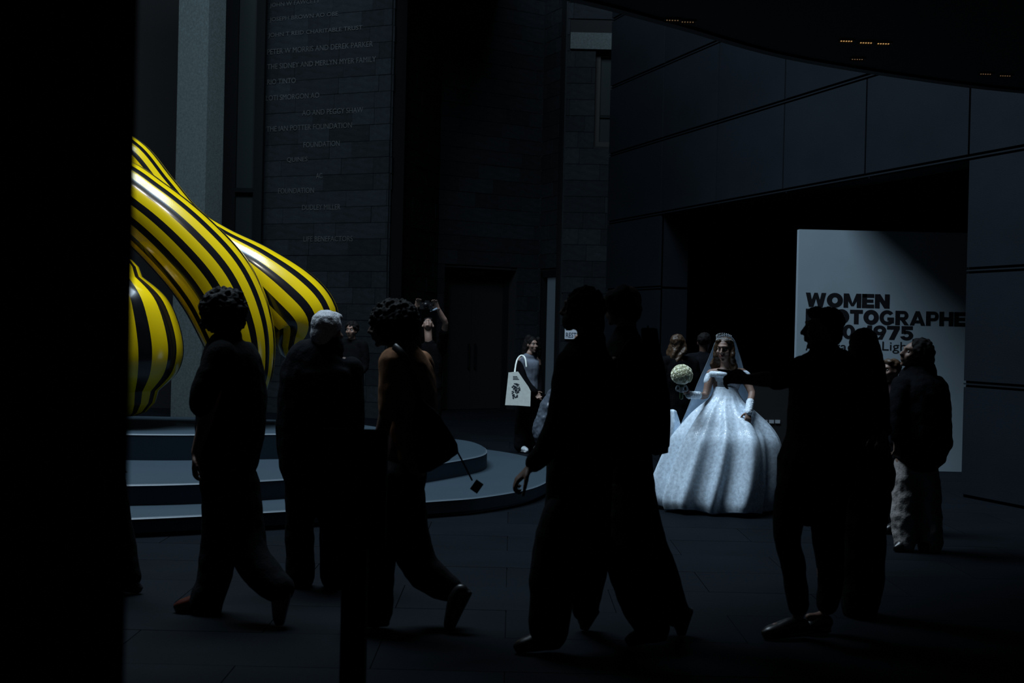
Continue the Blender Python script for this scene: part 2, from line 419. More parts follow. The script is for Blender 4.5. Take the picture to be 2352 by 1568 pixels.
# niche right face with the second doorway
s0, s1, zt, A_, e_, n_ = opening_on(c2, c3, 1241, 622, 1287, 622)
stone_wall('wall_niche_right', c2, c3, 0, 9.0, CH, 0.7, openings=[(s0, s1, 0, zt)], seed=11)
D = empty('door_2', A_ + e_ * (s0 + s1) / 2 - n_ * .07); tag(D, kind='structure'); Db = D.location.copy(); dw = s1 - s0
V = VF()
V.box(Db - e_ * (dw / 2 - .05) + Vector((0, 0, zt / 2)), e_ * .05, n_ * .06, (0, 0, zt / 2))
V.box(Db + Vector((0, 0, zt - .07)), e_ * (dw / 2), n_ * .06, (0, 0, .07)); V.box(Db + Vector((0, 0, .16)), e_ * (dw / 2), n_ * .06, (0, 0, .16))
V.obj('door_frame', M_FRAME, D, Db)
VF().box(Db + e_ * (dw * .09) + Vector((0, 0, zt / 2 + .09)), e_ * (dw * .34), n_ * .012, (0, 0, zt / 2 - .24)).obj('pane', M_LITGLASS, D, Db)
VF().box(Db - n_ * .4 + Vector((0, 0, 2)), e_ * (dw / 2 + .4), n_ * .03, (0, 0, 2)).obj('wall_side_door_recess', M_DARK)['kind'] = 'structure'
# strip of stone beside the panel wall
d0, d1 = xy(1289, 25.9), (2.9, 25.9)
A = Vector((*d0, 0)); e = Vector((1, 0, 0)); nS = Vector((0, -1, 0))
wx0, wzt, _ = s_at(d0, e, nS, 1369, 114); wx1 = d1[0] - d0[0] - .25; _, wzb, _ = s_at(d0, e, nS, 1369, 336)
lx0, lzt, _ = s_at(d0, e, nS, 1310, 74); _, lzb, _ = s_at(d0, e, nS, 1310, 111)
stone_wall('wall_strip', d0, d1, 0, 9.0, CH, 0.75, openings=[(wx0, wx1, wzb, wzt), (lx0, wx1, wzt, lzt)], seed=14)
VF().box(A + e * (lx0 + wx1) / 2 + Vector((0, .12, (wzt + lzt) / 2)), e * ((wx1 - lx0) / 2 - .005), (0, .15, 0), (0, 0, (lzt - wzt) / 2 - .004)).obj('trim_lintel', M_LINTEL)['kind'] = 'structure'
D = empty('window_2', A + e * (wx0 + wx1) / 2 + Vector((0, .2, wzb))); tag(D, kind='structure'); Db = D.location.copy(); ww = wx1 - wx0; wh = wzt - wzb
V = VF()
for sg in (-1, 1): V.box(Db + e * sg * (ww / 2 - .05) + Vector((0, 0, wh / 2)), e * .05, (0, .05, 0), (0, 0, wh / 2))
V.box(Db + Vector((0, 0, wh - .05)), e * (ww / 2 - .1), (0, .05, 0), (0, 0, .05)); V.box(Db + Vector((0, 0, .05)), e * (ww / 2 - .1), (0, .05, 0), (0, 0, .05))
V.obj('window_frame', mat('brown_black_frame', (.008, .006, .005), .6), D, Db)
VF().box(Db + Vector((0, .02, wh / 2)), e * (ww / 2 - .1), (0, .01, 0), (0, 0, wh / 2 - .1)).obj('pane', M_GLASS, D, Db)
VF().box(Db + Vector((0, -.04, wh * .33)), e * (ww / 2 - .1), (0, .01, 0), (0, 0, .01)).obj('glazing_bar', M_FRAME, D, Db)
# strip return towards the niche
VF().aabb(d0[0] - .02, d0[0] + .3, 25.95, 29.0, 0, 9).obj('wall_strip_return', M_STONE)['kind'] = 'structure'

# lettering on the pier (unreadable lines carry the letters that can be read)
names = [("JOHN W FAWCETT", 621, 735, 20, 3), ("JOSEPH BROWN AO OBE", 620, 777, 53, 45), ("JOHN T REID CHARITABLE TRUST", 617, 833, 89, 75),
         ("PETER W MORRIS AND DEREK PARKER", 615, 857, 126, 111), ("THE SIDNEY AND MERLYN MYER FAMILY", 615, 864, 160, 146), ("RIO TINTO", 615, 680, 195, 184),
         ("LOTI SMORGON AO", 612, 734, 232, 220), ("AO AND PEGGY SHAW", 695, 835, 266, 254), ("THE IAN POTTER FOUNDATION", 613, 809, 303, 291),
         ("FOUNDATION", 698, 781, 339, 327), ("QUINES", 660, 707, 374, 363), ("AC", 727, 741, 410, 399), ("FOUNDATION", 640, 722, 445, 434),
         ("DUDLEY MILLER", 695, 783, 483, 471), ("LIFE BENEFACTORS", 698, 811, 555, 543)]
for t, x0, x1, yb, yt in names:
    sa, zb, _ = s_at(nb, ne, nn, x0, yb); sb, _, _ = s_at(nb, ne, nn, x1, yb); _, zt2, _ = s_at(nb, ne, nn, x0, yt)
    text_obj('inscription', t, sb - sa, .098, nb + ne * sa + nn * .016 + Vector((0, 0, zb)), ne, (0, 0, 1), M_LETTER, w_names, nb)

# left: concrete column, tall window and black wall
def prism(name, poly, z0, z1, mt, parent=None, kind='structure', base=Z0):
    n = len(poly); v = [(p[0], p[1], z0) for p in poly] + [(p[0], p[1], z1) for p in poly]
    f = [tuple(range(n))[::-1], tuple(range(n, 2 * n))] + [(i, (i + 1) % n, n + (i + 1) % n, n + i) for i in range(n)]
    o = mesh(name, v, f, mt, parent, base)
    if kind and parent is None: o['kind'] = kind
    return o
q0, q1, q2 = Vector(xy(397, 24.3)), Vector(xy(466, 23.9)), Vector(xy(505, 24.4))
prism('wall_concrete_column', [q0, q1, q2, q0 + q2 - q1], 0, 9.0, M_CONC)
D = empty('window_1', (*xy(550, 26.4), 0)); tag(D, kind='structure'); Db = D.location.copy()
def vbar(x0, x1, d, z0=0, z1=9, dep=.06): 
    a_, b_ = xy(x0, d), xy(x1, d); return ((a_[0] + b_[0]) / 2, d, (z0 + z1) / 2), ((b_[0] - a_[0]) / 2, 0, 0), (0, dep, 0), (0, 0, (z1 - z0) / 2)
V = VF(); V.box(*vbar(496, 536, 26.3)); V.box(*vbar(578, 598, 26.3, dep=.1))
zt_ = W(560, 437, 26.3).z
V.box(*vbar(536, 578, 26.3, zt_ - .04, zt_ + .04)); V.box(*vbar(536, 578, 26.3, 8.4, 9))
V.obj('window_frame', M_FRAME, D, Db)
for z0_, z1_ in ((0, zt_ - .04), (zt_ + .04, 8.4)): VF().box(*vbar(536, 578, 26.35, z0_, z1_, .01)).obj('pane', M_GLASS, D, Db)
prism('wall_left', [(-16, 27.2), xy(510, 27.2), xy(510, 27.5), (-16, 27.5)], 0, 9, M_BLACKW)
prism('wall_left_side', [(-11.5, 4), (-11.2, 4), (-11.2, 27.2), (-11.5, 27.2)], 0, 9, M_BLACKW)

# right: charcoal panel wall with a wide opening
RA = Vector((4.758, 14.978, 0)); RE = Vector((-0.2945, 0.9556, 0)).normalized(); RN = Vector((-RE.y, RE.x, 0))   # RN faces the court
PT, PW, PH = 0.5, 2.055, 1.19
WB = RA.copy()
def rbox(t0, t1, z0, z1, n0, n1):
    c = RA + RE * (t0 + t1) / 2 + RN * (n0 + n1) / 2 + Vector((0, 0, (z0 + z1) / 2))
    return c, RE * ((t1 - t0) / 2), RN * ((n1 - n0) / 2), (0, 0, (z1 - z0) / 2)
TE = 8.22; TEND = 10.62
V = VF()
V.box(*rbox(-8, 0, 0, 9, -PT, -.04)); V.box(*rbox(TE, TEND, 0, 9, -PT, -.04)); V.box(*rbox(0, TE, 3 * PH + .02, 9, -PT, -.04))
wr = V.obj('wall_right', M_PANELJ, None, WB); wr['kind'] = 'structure'
me = unit_cube(M_PANEL)
def rpanel(t0, t1, z0, z1, gap=.017, gz=.034):
    c, ax, ay, az = rbox(t0 + gap, t1 - gap, z0 + gz, z1 - gz, -.04, 0)
    o = bpy.data.objects.new('panel', me); COL.objects.link(o); o.parent = wr
    o.location = c - WB; o.rotation_euler = (0, 0, math.atan2(RE.y, RE.x)); o.scale = (t1 - t0 - 2 * gap, .04, z1 - z0 - 2 * gz)
ts = [-6.2, -4.1, -2.055, 0, 2.055, 4.11, 6.165, TE, TEND]
for i in range(len(ts) - 1):
    for k in range(7):
        if k < 3 and ts[i] > -.01 and ts[i + 1] < TE + .01: continue
        rpanel(ts[i], ts[i + 1], k * PH, (k + 1) * PH)
        # thin shadow batten in each level joint
# jamb and soffit linings of the opening
for k in range(3):
    o = VF().box(*rbox(TE - .035, TE, k * PH + .02, (k + 1) * PH - .02, -PT + .02, -.06)).obj('jamb_panel', M_PANEL, wr, WB)
    o = VF().box(*rbox(0, .035, k * PH + .02, (k + 1) * PH - .02, -PT + .02, -.06)).obj('jamb_panel', M_PANEL, wr, WB)
VF().box(*rbox(.03, TE - .03, 3 * PH - .02, 3 * PH + .02, -PT + .02, -.06)).obj('soffit_lining', M_PANEL, wr, WB)
# joint battens (fine double lines)
for k in range(1, 7):
    for t0, t1 in ((-6.2, 0), (TE, TEND)) if k < 3 else ((-6.2, TEND),):
        VF().box(*rbox(t0, t1, k * PH - .008, k * PH + .008, -.034, -.008)).obj('joint_batten', M_PANEL, wr, WB)
# lobby behind the opening: walls and ceiling, unlit
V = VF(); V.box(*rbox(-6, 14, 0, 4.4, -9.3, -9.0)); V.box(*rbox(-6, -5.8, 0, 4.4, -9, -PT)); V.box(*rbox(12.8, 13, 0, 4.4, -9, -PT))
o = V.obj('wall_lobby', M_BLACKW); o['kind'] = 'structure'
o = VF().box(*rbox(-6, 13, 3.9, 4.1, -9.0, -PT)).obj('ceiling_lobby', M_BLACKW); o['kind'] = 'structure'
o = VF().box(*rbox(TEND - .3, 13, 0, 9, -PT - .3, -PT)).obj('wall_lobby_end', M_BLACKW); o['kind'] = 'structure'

# added slab above the view, keeps skylight off the niche and far floor
VF().aabb(-2.2, -.4, 17.6, 30.2, 8.6, 9.05).obj('added_shade_slab', M_CEIL)['kind'] = 'structure'
# canopy: low dark soffit over the foreground, curved edge
edge = catmull([(-12, 6.6), (-8, 7.2), (-3, 7.7), (-1.2, 8.35), (.28, 9.48), (1.11, 10.28), (2.11, 11.32), (3.38, 12.14), (4.5, 12.66), (6.2, 13.1)], 6)
poly = edge + [(6.2, -4), (-12, -4)]
can = prism('ceiling', poly, 3.87, 4.5, M_CEIL)
ei = [(x - .0, y - .12) for x, y in edge]
fas = prism('fascia', edge + ei[::-1], 3.85, 4.55, M_FASC, can)
# recessed multi-cell downlights
lamps = [(1545, 44), (1580, 48), (1945, 92), (1990, 96), (2030, 98), (1970, 134), (2265, 168), (2310, 172)]
lamp_lab = ["leftmost of the two warm slot downlights near the canopy edge above the bride", "right one of the two warm slot downlights near the canopy edge above the bride",
            "left and brightest of three warm slot downlights in a row in the soffit", "middle one of three warm slot downlights in a row in the soffit", "right one of three warm slot downlights in a row in the soffit",
            "single faint slot downlight below the row of three", "left one of two faint slot downlights at the far right", "right one of two faint slot downlights at the far right"]
for i, (px, py) in enumerate(lamps):
    p = G(px, py, 3.865); Lm = empty('downlight', p); tag(Lm, lamp_lab[i], 'downlight', 'slot downlights in the canopy soffit')
    V = VF(); wd, dpth = .055, .03
    V.box(p + Vector((0, dpth, -.006)), (wd, 0, 0), (0, .004, 0), (0, 0, .012)); V.box(p + Vector((0, -dpth, -.003)), (wd, 0, 0), (0, .004, 0), (0, 0, .006))
    for sg in (-1, 1): V.box(p + Vector((sg * wd, 0, -.003)), (.004, 0, 0), (0, dpth, 0), (0, 0, .006))
    V.obj('housing', M_FASC, Lm, p)
    for k in range(5):
        VF().box(p + Vector(((k - 2) * .019, .012, -.006)), (.0042, 0, 0), (0, .007 if i in (2, 3, 4) else .004, 0), (0, 0, .003)).obj('lens', M_LAMP if i in (2, 3, 4) else M_LAMP2, Lm, p)

# near black pillar at the left of the view
prism('wall_pillar', [W(-900, 760, 2.6).xy, (W(302, 760, 2.0).x, 2.0), (W(296, 760, 2.6).x, 2.6), (W(-900, 760, 2.6).x, 3.2)], 0, 3.87, M_BLACKW)

# ================================================================== PODIUM AND SCULPTURE
def disc(name, pts, z0, z1, inset, mt, parent, base):
    P = catmull(pts, 8, True); n = len(P)
    c = Vector((sum(p[0] for p in P) / n, sum(p[1] for p in P) / n, 0))
    def ring(off, z):
        out = []
        for i in range(n):
            a, b = Vector(P[i - 1]), Vector(P[(i + 1) % n]); t = (b - a).normalized(); nn_ = Vector((t.y, -t.x))
            if nn_.dot(Vector(P[i]) - c.xy) < 0: nn_ = -nn_
            q = Vector(P[i]) - nn_ * off; out.append((q.x, q.y, z))
        return out
    R = [ring(inset, z0), ring(0, z0 + .012) if inset == 0 else ring(inset, z0 + .035), ring(0, z0 + (.014 if inset == 0 else .036)), ring(0, z1 - .012), ring(.012, z1)]
    v = sum(R, []); f = []
    for k in range(len(R) - 1):
        f += [(k * n + i, k * n + (i + 1) % n, (k + 1) * n + (i + 1) % n, (k + 1) * n + i) for i in range(n)]
    f.append(tuple((len(R) - 1) * n + i for i in range(n))); f.append(tuple(range(n))[::-1])
    o = mesh(name, v, f, mt, parent, base)
    ra, rb_ = ring(-.002, z1 - .010) + ring(.016, z1 + .002), n
    mesh('edge_highlight', ra, [(i, (i + 1) % n, n + (i + 1) % n, n + i) for i in range(n)], M_PODEDGE, o, base)  # thin ring that carries the painted highlight along the rim
    return o
PB = Vector((-3.6, 14.6, 0)); pod = empty('podium', PB)
tag(pod, 'blue-grey stepped podium with curved edges under the yellow sculpture', 'podium')
o1 = [(-2.87, 10.81), (-1.8, 11.47), (-.69, 12.32), (-.2, 12.78), (.27, 13.7), (.45, 15.02), (.26, 16.77), (-.61, 18.1), (-2.2, 19.0), (-4.5, 19.2), (-7, 18), (-8.2, 15.5), (-7.8, 12.5), (-6.4, 10.4), (-4.6, 10.05)]
o2 = [(-3.07, 11.55), (-1.93, 12.24), (-1.2, 13.1), (-.6, 14.2), (-.26, 15.2), (-.35, 16.45), (-.75, 17.2), (-2, 18), (-4.5, 18.2), (-6.5, 17), (-7.2, 14.8), (-6.8, 12.5), (-5.2, 11.2)]
o3 = [(-3.65, 13.6), (-2.4, 14.0), (-1.6, 14.5), (-1.35, 15.1), (-1.8, 15.8), (-2.6, 16.1), (-4.3, 16.2), (-5.8, 15.8), (-6.3, 14.8), (-5.2, 13.8)]
disc('tier', o1, 0.0, .15, .07, M_POD, pod, PB); disc('tier', o2, .15, .32, 0, M_POD, pod, PB); disc('tier', o3, .32, .57, 0, M_POD, pod, PB)

# generic stand-in: an abstract arched sculpture in the same yellow and black
SF = Fig(14.8)
SB = Vector((-3.7, 14.8, .57)); scu = empty('sculpture', SB)
tag(scu, 'tall glossy yellow and black abstract sculpture of arching limbs on the podium', 'sculpture')
def uvtube(name, rows, nstripe, n=64, sub=8):
    R = [tuple(r) + (0.0,) * (5 - len(r)) for r in rows]
    pts = [SF.P(r[0], r[1], r[4]) for r in R]; ra = [r[2] / SF.k for r in R]; rb = [r[3] or r[2] / SF.k for r in R]
    v, f = tube(pts, ra, rb, n=n, sub=sub)
    o = mesh(name, v, f, M_STRIPE, scu, SB, True); me = o.data
    uv = me.uv_layers.new(name='UVMap'); nr = len(v) // n
    for p in me.polygons:
        js = [me.loops[l].vertex_index % n for l in p.loop_indices]
        wrap = max(js) - min(js) > n // 2
        for l, j in zip(p.loop_indices, js):
            i = me.loops[l].vertex_index // n
            jj = j + n if (wrap and j < n // 2) else j
            uv.data[l].uv = (jj / n * nstripe, i / nr)
    return o
uvtube('limb', [(150, 902, 70, .3, .2), (120, 800, 90, .42, .2), (120, 620, 95, .42, .2), (160, 470, 90, .4, .1), (250, 440, 82, .38, 0), (335, 490, 82, .38, 0), (425, 570, 88, .4, 0), (500, 660, 92, .4, 0), (545, 760, 85, .38, 0), (562, 850, 66, .3, 0), (552, 905, 48, .2, 0)], 14)
uvtube('limb', [(150, 470, 70, .35, .6), (230, 350, 55, .3, .6), (300, 365, 48, .3, .6), (365, 440, 46, .3, .6), (430, 515, 46, .3, .6), (500, 565, 50, .32, .6), (580, 625, 72, .4, .6), (650, 690, 92, .45, .6), (695, 740, 90, .45, .6), (690, 775, 62, .35, .6)], 12)
uvtube('bulb', [(275, 640, 50, .3, -.35), (280, 700, 105, .5, -.35), (285, 790, 130, .55, -.35), (288, 855, 118, .5, -.35), (290, 900, 72, .26, -.35)], 11)

# ================================================================== SIGNS
sg = W(1822, 1090, 17.79); SX0 = sg.x; SY = 17.79
szt = W(1824, 526, SY).z
sgn = VF().aabb(SX0, SX0 + 2.85, SY, SY + .12, 0, szt).obj('exhibition_sign', M_SIGN, None, Vector((SX0 + 1.4, SY, 0)))
tag(sgn, 'large pale freestanding exhibition wall sign with bold black lettering inside the opening', 'sign')
SGB = Vector((SX0 + 1.4, SY, 0))
def heavy(ch):
    """heavy wide sans capitals as flat polygons on a cap height of 1"""
    T, H = .345, .262
    rc = lambda x0, y0, x1, y1: [(x0, y0), (x1, y0), (x1, y1), (x0, y1)]
    def arc(cx, cy, rx, ry, ix, iy, a0, a1, n=20):
        out = []
        for k in range(n):
            t0, t1 = radians(a0 + (a1 - a0) * k / n), radians(a0 + (a1 - a0) * (k + 1) / n)
            out.append([(cx + rx * cos(t0), cy + ry * sin(t0)), (cx + rx * cos(t1), cy + ry * sin(t1)), (cx + ix * cos(t1), cy + iy * sin(t1)), (cx + ix * cos(t0), cy + iy * sin(t0))])
        return out
    if ch == 'O': return arc(.57, .5, .57, .52, .2, .22, 0, 360, 36), 1.14
    if ch == '0': return arc(.44, .5, .44, .52, .14, .28, 0, 360, 36), .88
    if ch == 'W': return [[(0, 1), (.33, 1), (.55, 0), (.24, 0)], [(.55, 0), (.26, 0), (.6, 1), (.84, 1)], [(.6, 1), (.84, 1), (1.18, 0), (.89, 0)], [(1.2, 0), (.89, 0), (1.11, 1), (1.44, 1)]], 1.44
    if ch == 'M': return [rc(0, 0, T - .02, 1), rc(.925, 0, 1.25, 1), [(0, 1), (.38, 1), (.7, .12), (.53, .12)], [(1.25, 1), (.89, 1), (.55, .12), (.72, .12)]], 1.25
    if ch == 'N': return [rc(0, 0, T, 1), rc(1.04 - T, 0, 1.04, 1), [(0, 1), (.37, 1), (1.04, 0), (.67, 0)]], 1.04
    if ch == 'E': return [rc(0, 0, T, 1), rc(0, 0, .86, H), rc(0, .39, .8, .61), rc(0, 1 - H, .86, 1)], .86
    if ch == 'H': return [rc(0, 0, T, 1), rc(1.04 - T, 0, 1.04, 1), rc(0, .37, 1.04, .63)], 1.04
    if ch == 'T': return [rc(.3, 0, .65, 1), rc(0, 1 - H, .95, 1)], .95
    if ch == 'P': return [rc(0, 0, T, 1), rc(0, .78, .6, 1), rc(0, .33, .6, .54)] + arc(.6, .665, .34, .335, .06, .115, -90, 90), .94
    if ch == 'R': return [rc(0, 0, T, 1), rc(0, .78, .62, 1), rc(0, .35, .62, .56), [(.36, .4), (.68, .42), (1.02, 0), (.67, 0)]] + arc(.62, .675, .34, .325, .06, .11, -90, 90), 1.02
    if ch == 'A': return [[(0, 0), (.32, 0), (.72, 1), (.43, 1)], [(1.15, 0), (.83, 0), (.43, 1), (.72, 1)], rc(.25, .16, .9, .36)], 1.15
    if ch == 'G': return arc(.56, .5, .56, .52, .25, .27, 38, 318, 30) + [rc(.58, .3, 1.07, .52), rc(.82, .12, 1.07, .5)], 1.12
    if ch == 'S': return arc(.44, .71, .42, .31, .16, .1, 20, 270, 20) + arc(.44, .3, .44, .32, .16, .11, -160, 90, 20), .88
    if ch == '1': return [rc(.22, 0, .54, 1), [(0, .62), (.3, .62), (.54, 1), (.3, 1)]], .58
    if ch == '9': return arc(.44, .66, .44, .35, .15, .12, 0, 360, 30) + [[(.86, .55), (.62, .42), (.24, 0), (.62, 0)]], .88
    if ch == '7': return [rc(0, 1 - H, .86, 1), [(.86, .8), (.5, .8), (.14, 0), (.5, 0)]], .86
    if ch == '5': return [rc(.08, 1 - H, .84, 1), rc(.08, .45, .36, 1)] + arc(.43, .33, .45, .35, .15, .12, -165, 140, 26), .9
    return [rc(.04, .36, .46, .58)], .5
def sline(t, x0, x1, yb, yt):
    a = W(x0, yb, SY); b = W(x1, yb, SY); c = W(x0, yt, SY); h = c.z - a.z
    gl = [heavy(ch) for ch in t]; tot = sum(g_[1] for g_ in gl) + .045 * (len(t) - 1); sx = (b.x - a.x) / tot
    x = 0; v = []; f = []
    for k, (polys, wd) in enumerate(gl):
        for q, pl_ in enumerate(polys):
            n0 = len(v); v += [(a.x + (x + px_) * sx, SY - .0015 - .0001 * (q % 3), a.z + py_ * h) for px_, py_ in pl_]; f.append(tuple(range(n0, n0 + len(pl_))))
        x += wd + .045
    mesh('lettering', v, f, M_TEXT, sgn, SGB)
sline('WOMEN', 1850, 2043, 704, 671.5)
sline('PHOTOGRAPHERS', 1850, 2280, 741.5, 708.5)
sline('1900\u20131975', 1850, 2098, 775.5, 743.5)
for wd_, x0, x1 in (('A', 1850, 1868), ('Legacy', 1881, 1977), ('of', 1989, 2014), ('Light', 2026, 2096)):
    a = W(x0, 804, SY); b = W(x1, 804, SY)
    text_obj('lettering', wd_, b.x - a.x, .112, (a.x, SY - .002, a.z), (1, 0, 0), (0, 0, 1), M_TEXT, sgn, SGB, 0.0, aspect_ref=(0, .7))
# small notice beside the side door
p = W(1297, 778, 25.86)
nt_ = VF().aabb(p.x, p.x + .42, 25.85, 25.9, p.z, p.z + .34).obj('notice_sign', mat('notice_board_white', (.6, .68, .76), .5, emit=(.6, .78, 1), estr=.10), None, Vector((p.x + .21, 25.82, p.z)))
tag(nt_, 'small bright white notice with dark blue letters behind the walking couple', 'sign')
for i, (t, dz, wd) in enumerate((('REST', .022, .19), ('D', .155, .045))):
    text_obj('lettering', t, wd, .095, (p.x + .02, 25.847, p.z + dz), (1, 0, 0), (0, 0, 1), mat('notice_blue', (.02, .04, .09), .5), nt_, Vector((p.x + .21, 25.82, p.z)), .02)

# dark sign stand in the near foreground
SS = Fig(5.6); c = SS.P(816, 1300); base = Vector((c.x, 5.6, 0))
st = empty('sign_stand', base); tag(st, 'black post with a dark rectangular board on top, standing in the near foreground', 'sign stand')
wpost = 28 / SS.k
VF().aabb(c.x - wpost, c.x + wpost, 5.6 - wpost, 5.6 + wpost, .03, SS.P(816, 1256).z).obj('post', M_METAL, st, base)
VF().aabb(c.x - .17, c.x + .17, 5.43, 5.77, 0, .03).obj('base_plate', M_METAL, st, base)
x0 = SS.P(745, 1100).x; x1 = SS.P(884, 1100).x; z0 = SS.P(816, 1257).z; z1 = SS.P(816, 990).z
VF().aabb(x0, x1, 5.58, 5.62, z0, z1).obj('board', M_METAL, st, base)
V = VF(); V.aabb(x0 - .008, x0, 5.575, 5.625, z0, z1); V.aabb(x1, x1 + .008, 5.575, 5.625, z0, z1); V.aabb(x0 - .008, x1 + .008, 5.575, 5.625, z1, z1 + .008)
V.obj('frame', M_FRAME, st, base)

# ================================================================== PEOPLE
ZV = Vector((0, 0, 1))
def basis(fwd, up=ZV):
    f = Vector(fwd).normalized(); u = Vector(up); u = (u - f * u.dot(f)).normalized(); r = f.cross(u).normalized()
    return r, f, u
def head_blobs(c, fwd, up, hs, neck):
    r, f, u = ax = basis(fwd, up); B = []
    E_ = lambda x, y, z, a, b, d: B.append(ell(c + (r * x + f * y + u * z) * hs, a * hs, b * hs, d * hs, ax))
    E_(0, -.014, .026, .074, .094, .088)          # cranium
    E_(0, .028, -.02, .062, .062, .085)           # face
    E_(0, .034, -.066, .047, .05, .042)           # jaw
    E_(0, .072, -.096, .02, .016, .016)           # chin
    for s in (-1, 1):
        E_(s * .042, .06, -.02, .022, .026, .024)  # cheek
        E_(s * .076, -.004, -.006, .01, .019, .03) # ear
        E_(s * .011, .098, -.027, .01, .011, .009) # nostril wing
    P = lambda x, y, z: c + (r * x + f * y + u * z) * hs
    B.append(tube([P(-.036, .07, .034), P(0, .088, .037), P(.036, .07, .034)], [.011 * hs] * 3, bref=u))
    B.append(tube([P(0, .088, .02), P(0, .102, -.004), P(0, .112, -.022)], [.009 * hs, .010 * hs, .0125 * hs], bref=u))
    B.append(tube([P(-.021, .083, -.052), P(0, .097, -.05), P(.021, .083, -.052)], [.005 * hs, .0075 * hs, .005 * hs], bref=u))
    B.append(tube([P(-.018, .082, -.062), P(0, .094, -.063), P(.018, .082, -.062)], [.005 * hs, .0085 * hs, .005 * hs], bref=u))
    B.append(tube([P(0, -.022, -.03), (P(0, -.02, -.09) + neck) / 2, neck], [.055 * hs, .054 * hs, .064 * hs], bref=f))
    eyes = [P(s * .031, .079, .01) for s in (-1, 1)]
    return B, eyes, f, P
def hand_blobs(w, d, n, t, curl=25, sc=1.0, point=False, grip=False):
    """wrist, direction, palm-facing normal, thumb side"""
    d = Vector(d).normalized(); n = Vector(n); n = (n - d * n.dot(d)).normalized(); t = Vector(t); t = (t - d * t.dot(d) - n * t.dot(n)).normalized()
    B = [tube([w - d * .02 * sc, w + d * .03 * sc, w + d * .085 * sc], [.026 * sc, .036 * sc, .039 * sc], [.022 * sc, .017 * sc, .014 * sc], bref=n, n=12)]
    for i, (off, ln) in enumerate(((.031, .074), (.0105, .082), (-.0105, .076), (-.031, .06))):
        cu = curl + i * 4
        if point and i == 0: cu = 2
        elif point: cu = 50 + i * 4
        if grip: cu = 72
        p = w + d * (.085 - abs(off) * .15) * sc + t * off * sc; a = cu * (.25 if not point or i == 0 else .7); pts = [p - d * .012 * sc]; 
        pts.append(p)
        for seg in (.45, .32, .23):
            ang = radians(a); p = p + (d * cos(ang) + n * sin(ang) + t * off * 2.2) * ln * seg * sc; pts.append(p); a += cu * .75
        B.append(tube(pts, [.0095 * sc, .0095 * sc, .009 * sc, .0082 * sc, .007 * sc], bref=t, n=8, sub=2))
    p = w + d * .02 * sc + t * .03 * sc
    pts = [p - t * .01 * sc, p + (d * .6 + t * .55 + n * .25) * .035 * sc, p + (d * .85 + t * .6 + n * .5) * .06 * sc, p + (d * 1.2 + t * .5 + n * .75) * .075 * sc]
    B.append(tube(pts, [.014 * sc, .0125 * sc, .0105 * sc, .008 * sc], bref=t, n=8, sub=2))
    return B
def shoe_blob(heel, toe, up=ZV, w=.045, h=.045, boot=None):
    d = (toe - heel); L = d.length; d.normalize(); u = Vector(up); u = (u - d * u.dot(d)).normalized()
    pts = [heel + d * .02 + u * .008, heel + d * L * .3 + u * .012, heel + d * L * .62, toe - d * .05 - u * .006, toe - d * .025 - u * .014]
    B = [tube(pts, [w * .8, w * .82, w, w * .9, w * .55], [h, h * 1.1, h * .82, h * .62, h * .42], bref=u, n=12)]
    sole = [heel + d * .01 - u * h * .8, heel + d * L * .4 - u * h * .78, toe - d * .03 - u * h * .8]
    B.append(tube(sole, [w * .8, w * .85, w * .8], [.014] * 3, bref=u, n=12))
    if boot is not None: B.append(tube([heel + d * .055 + u * .01, boot], [.046, .05], bref=d))
    return B
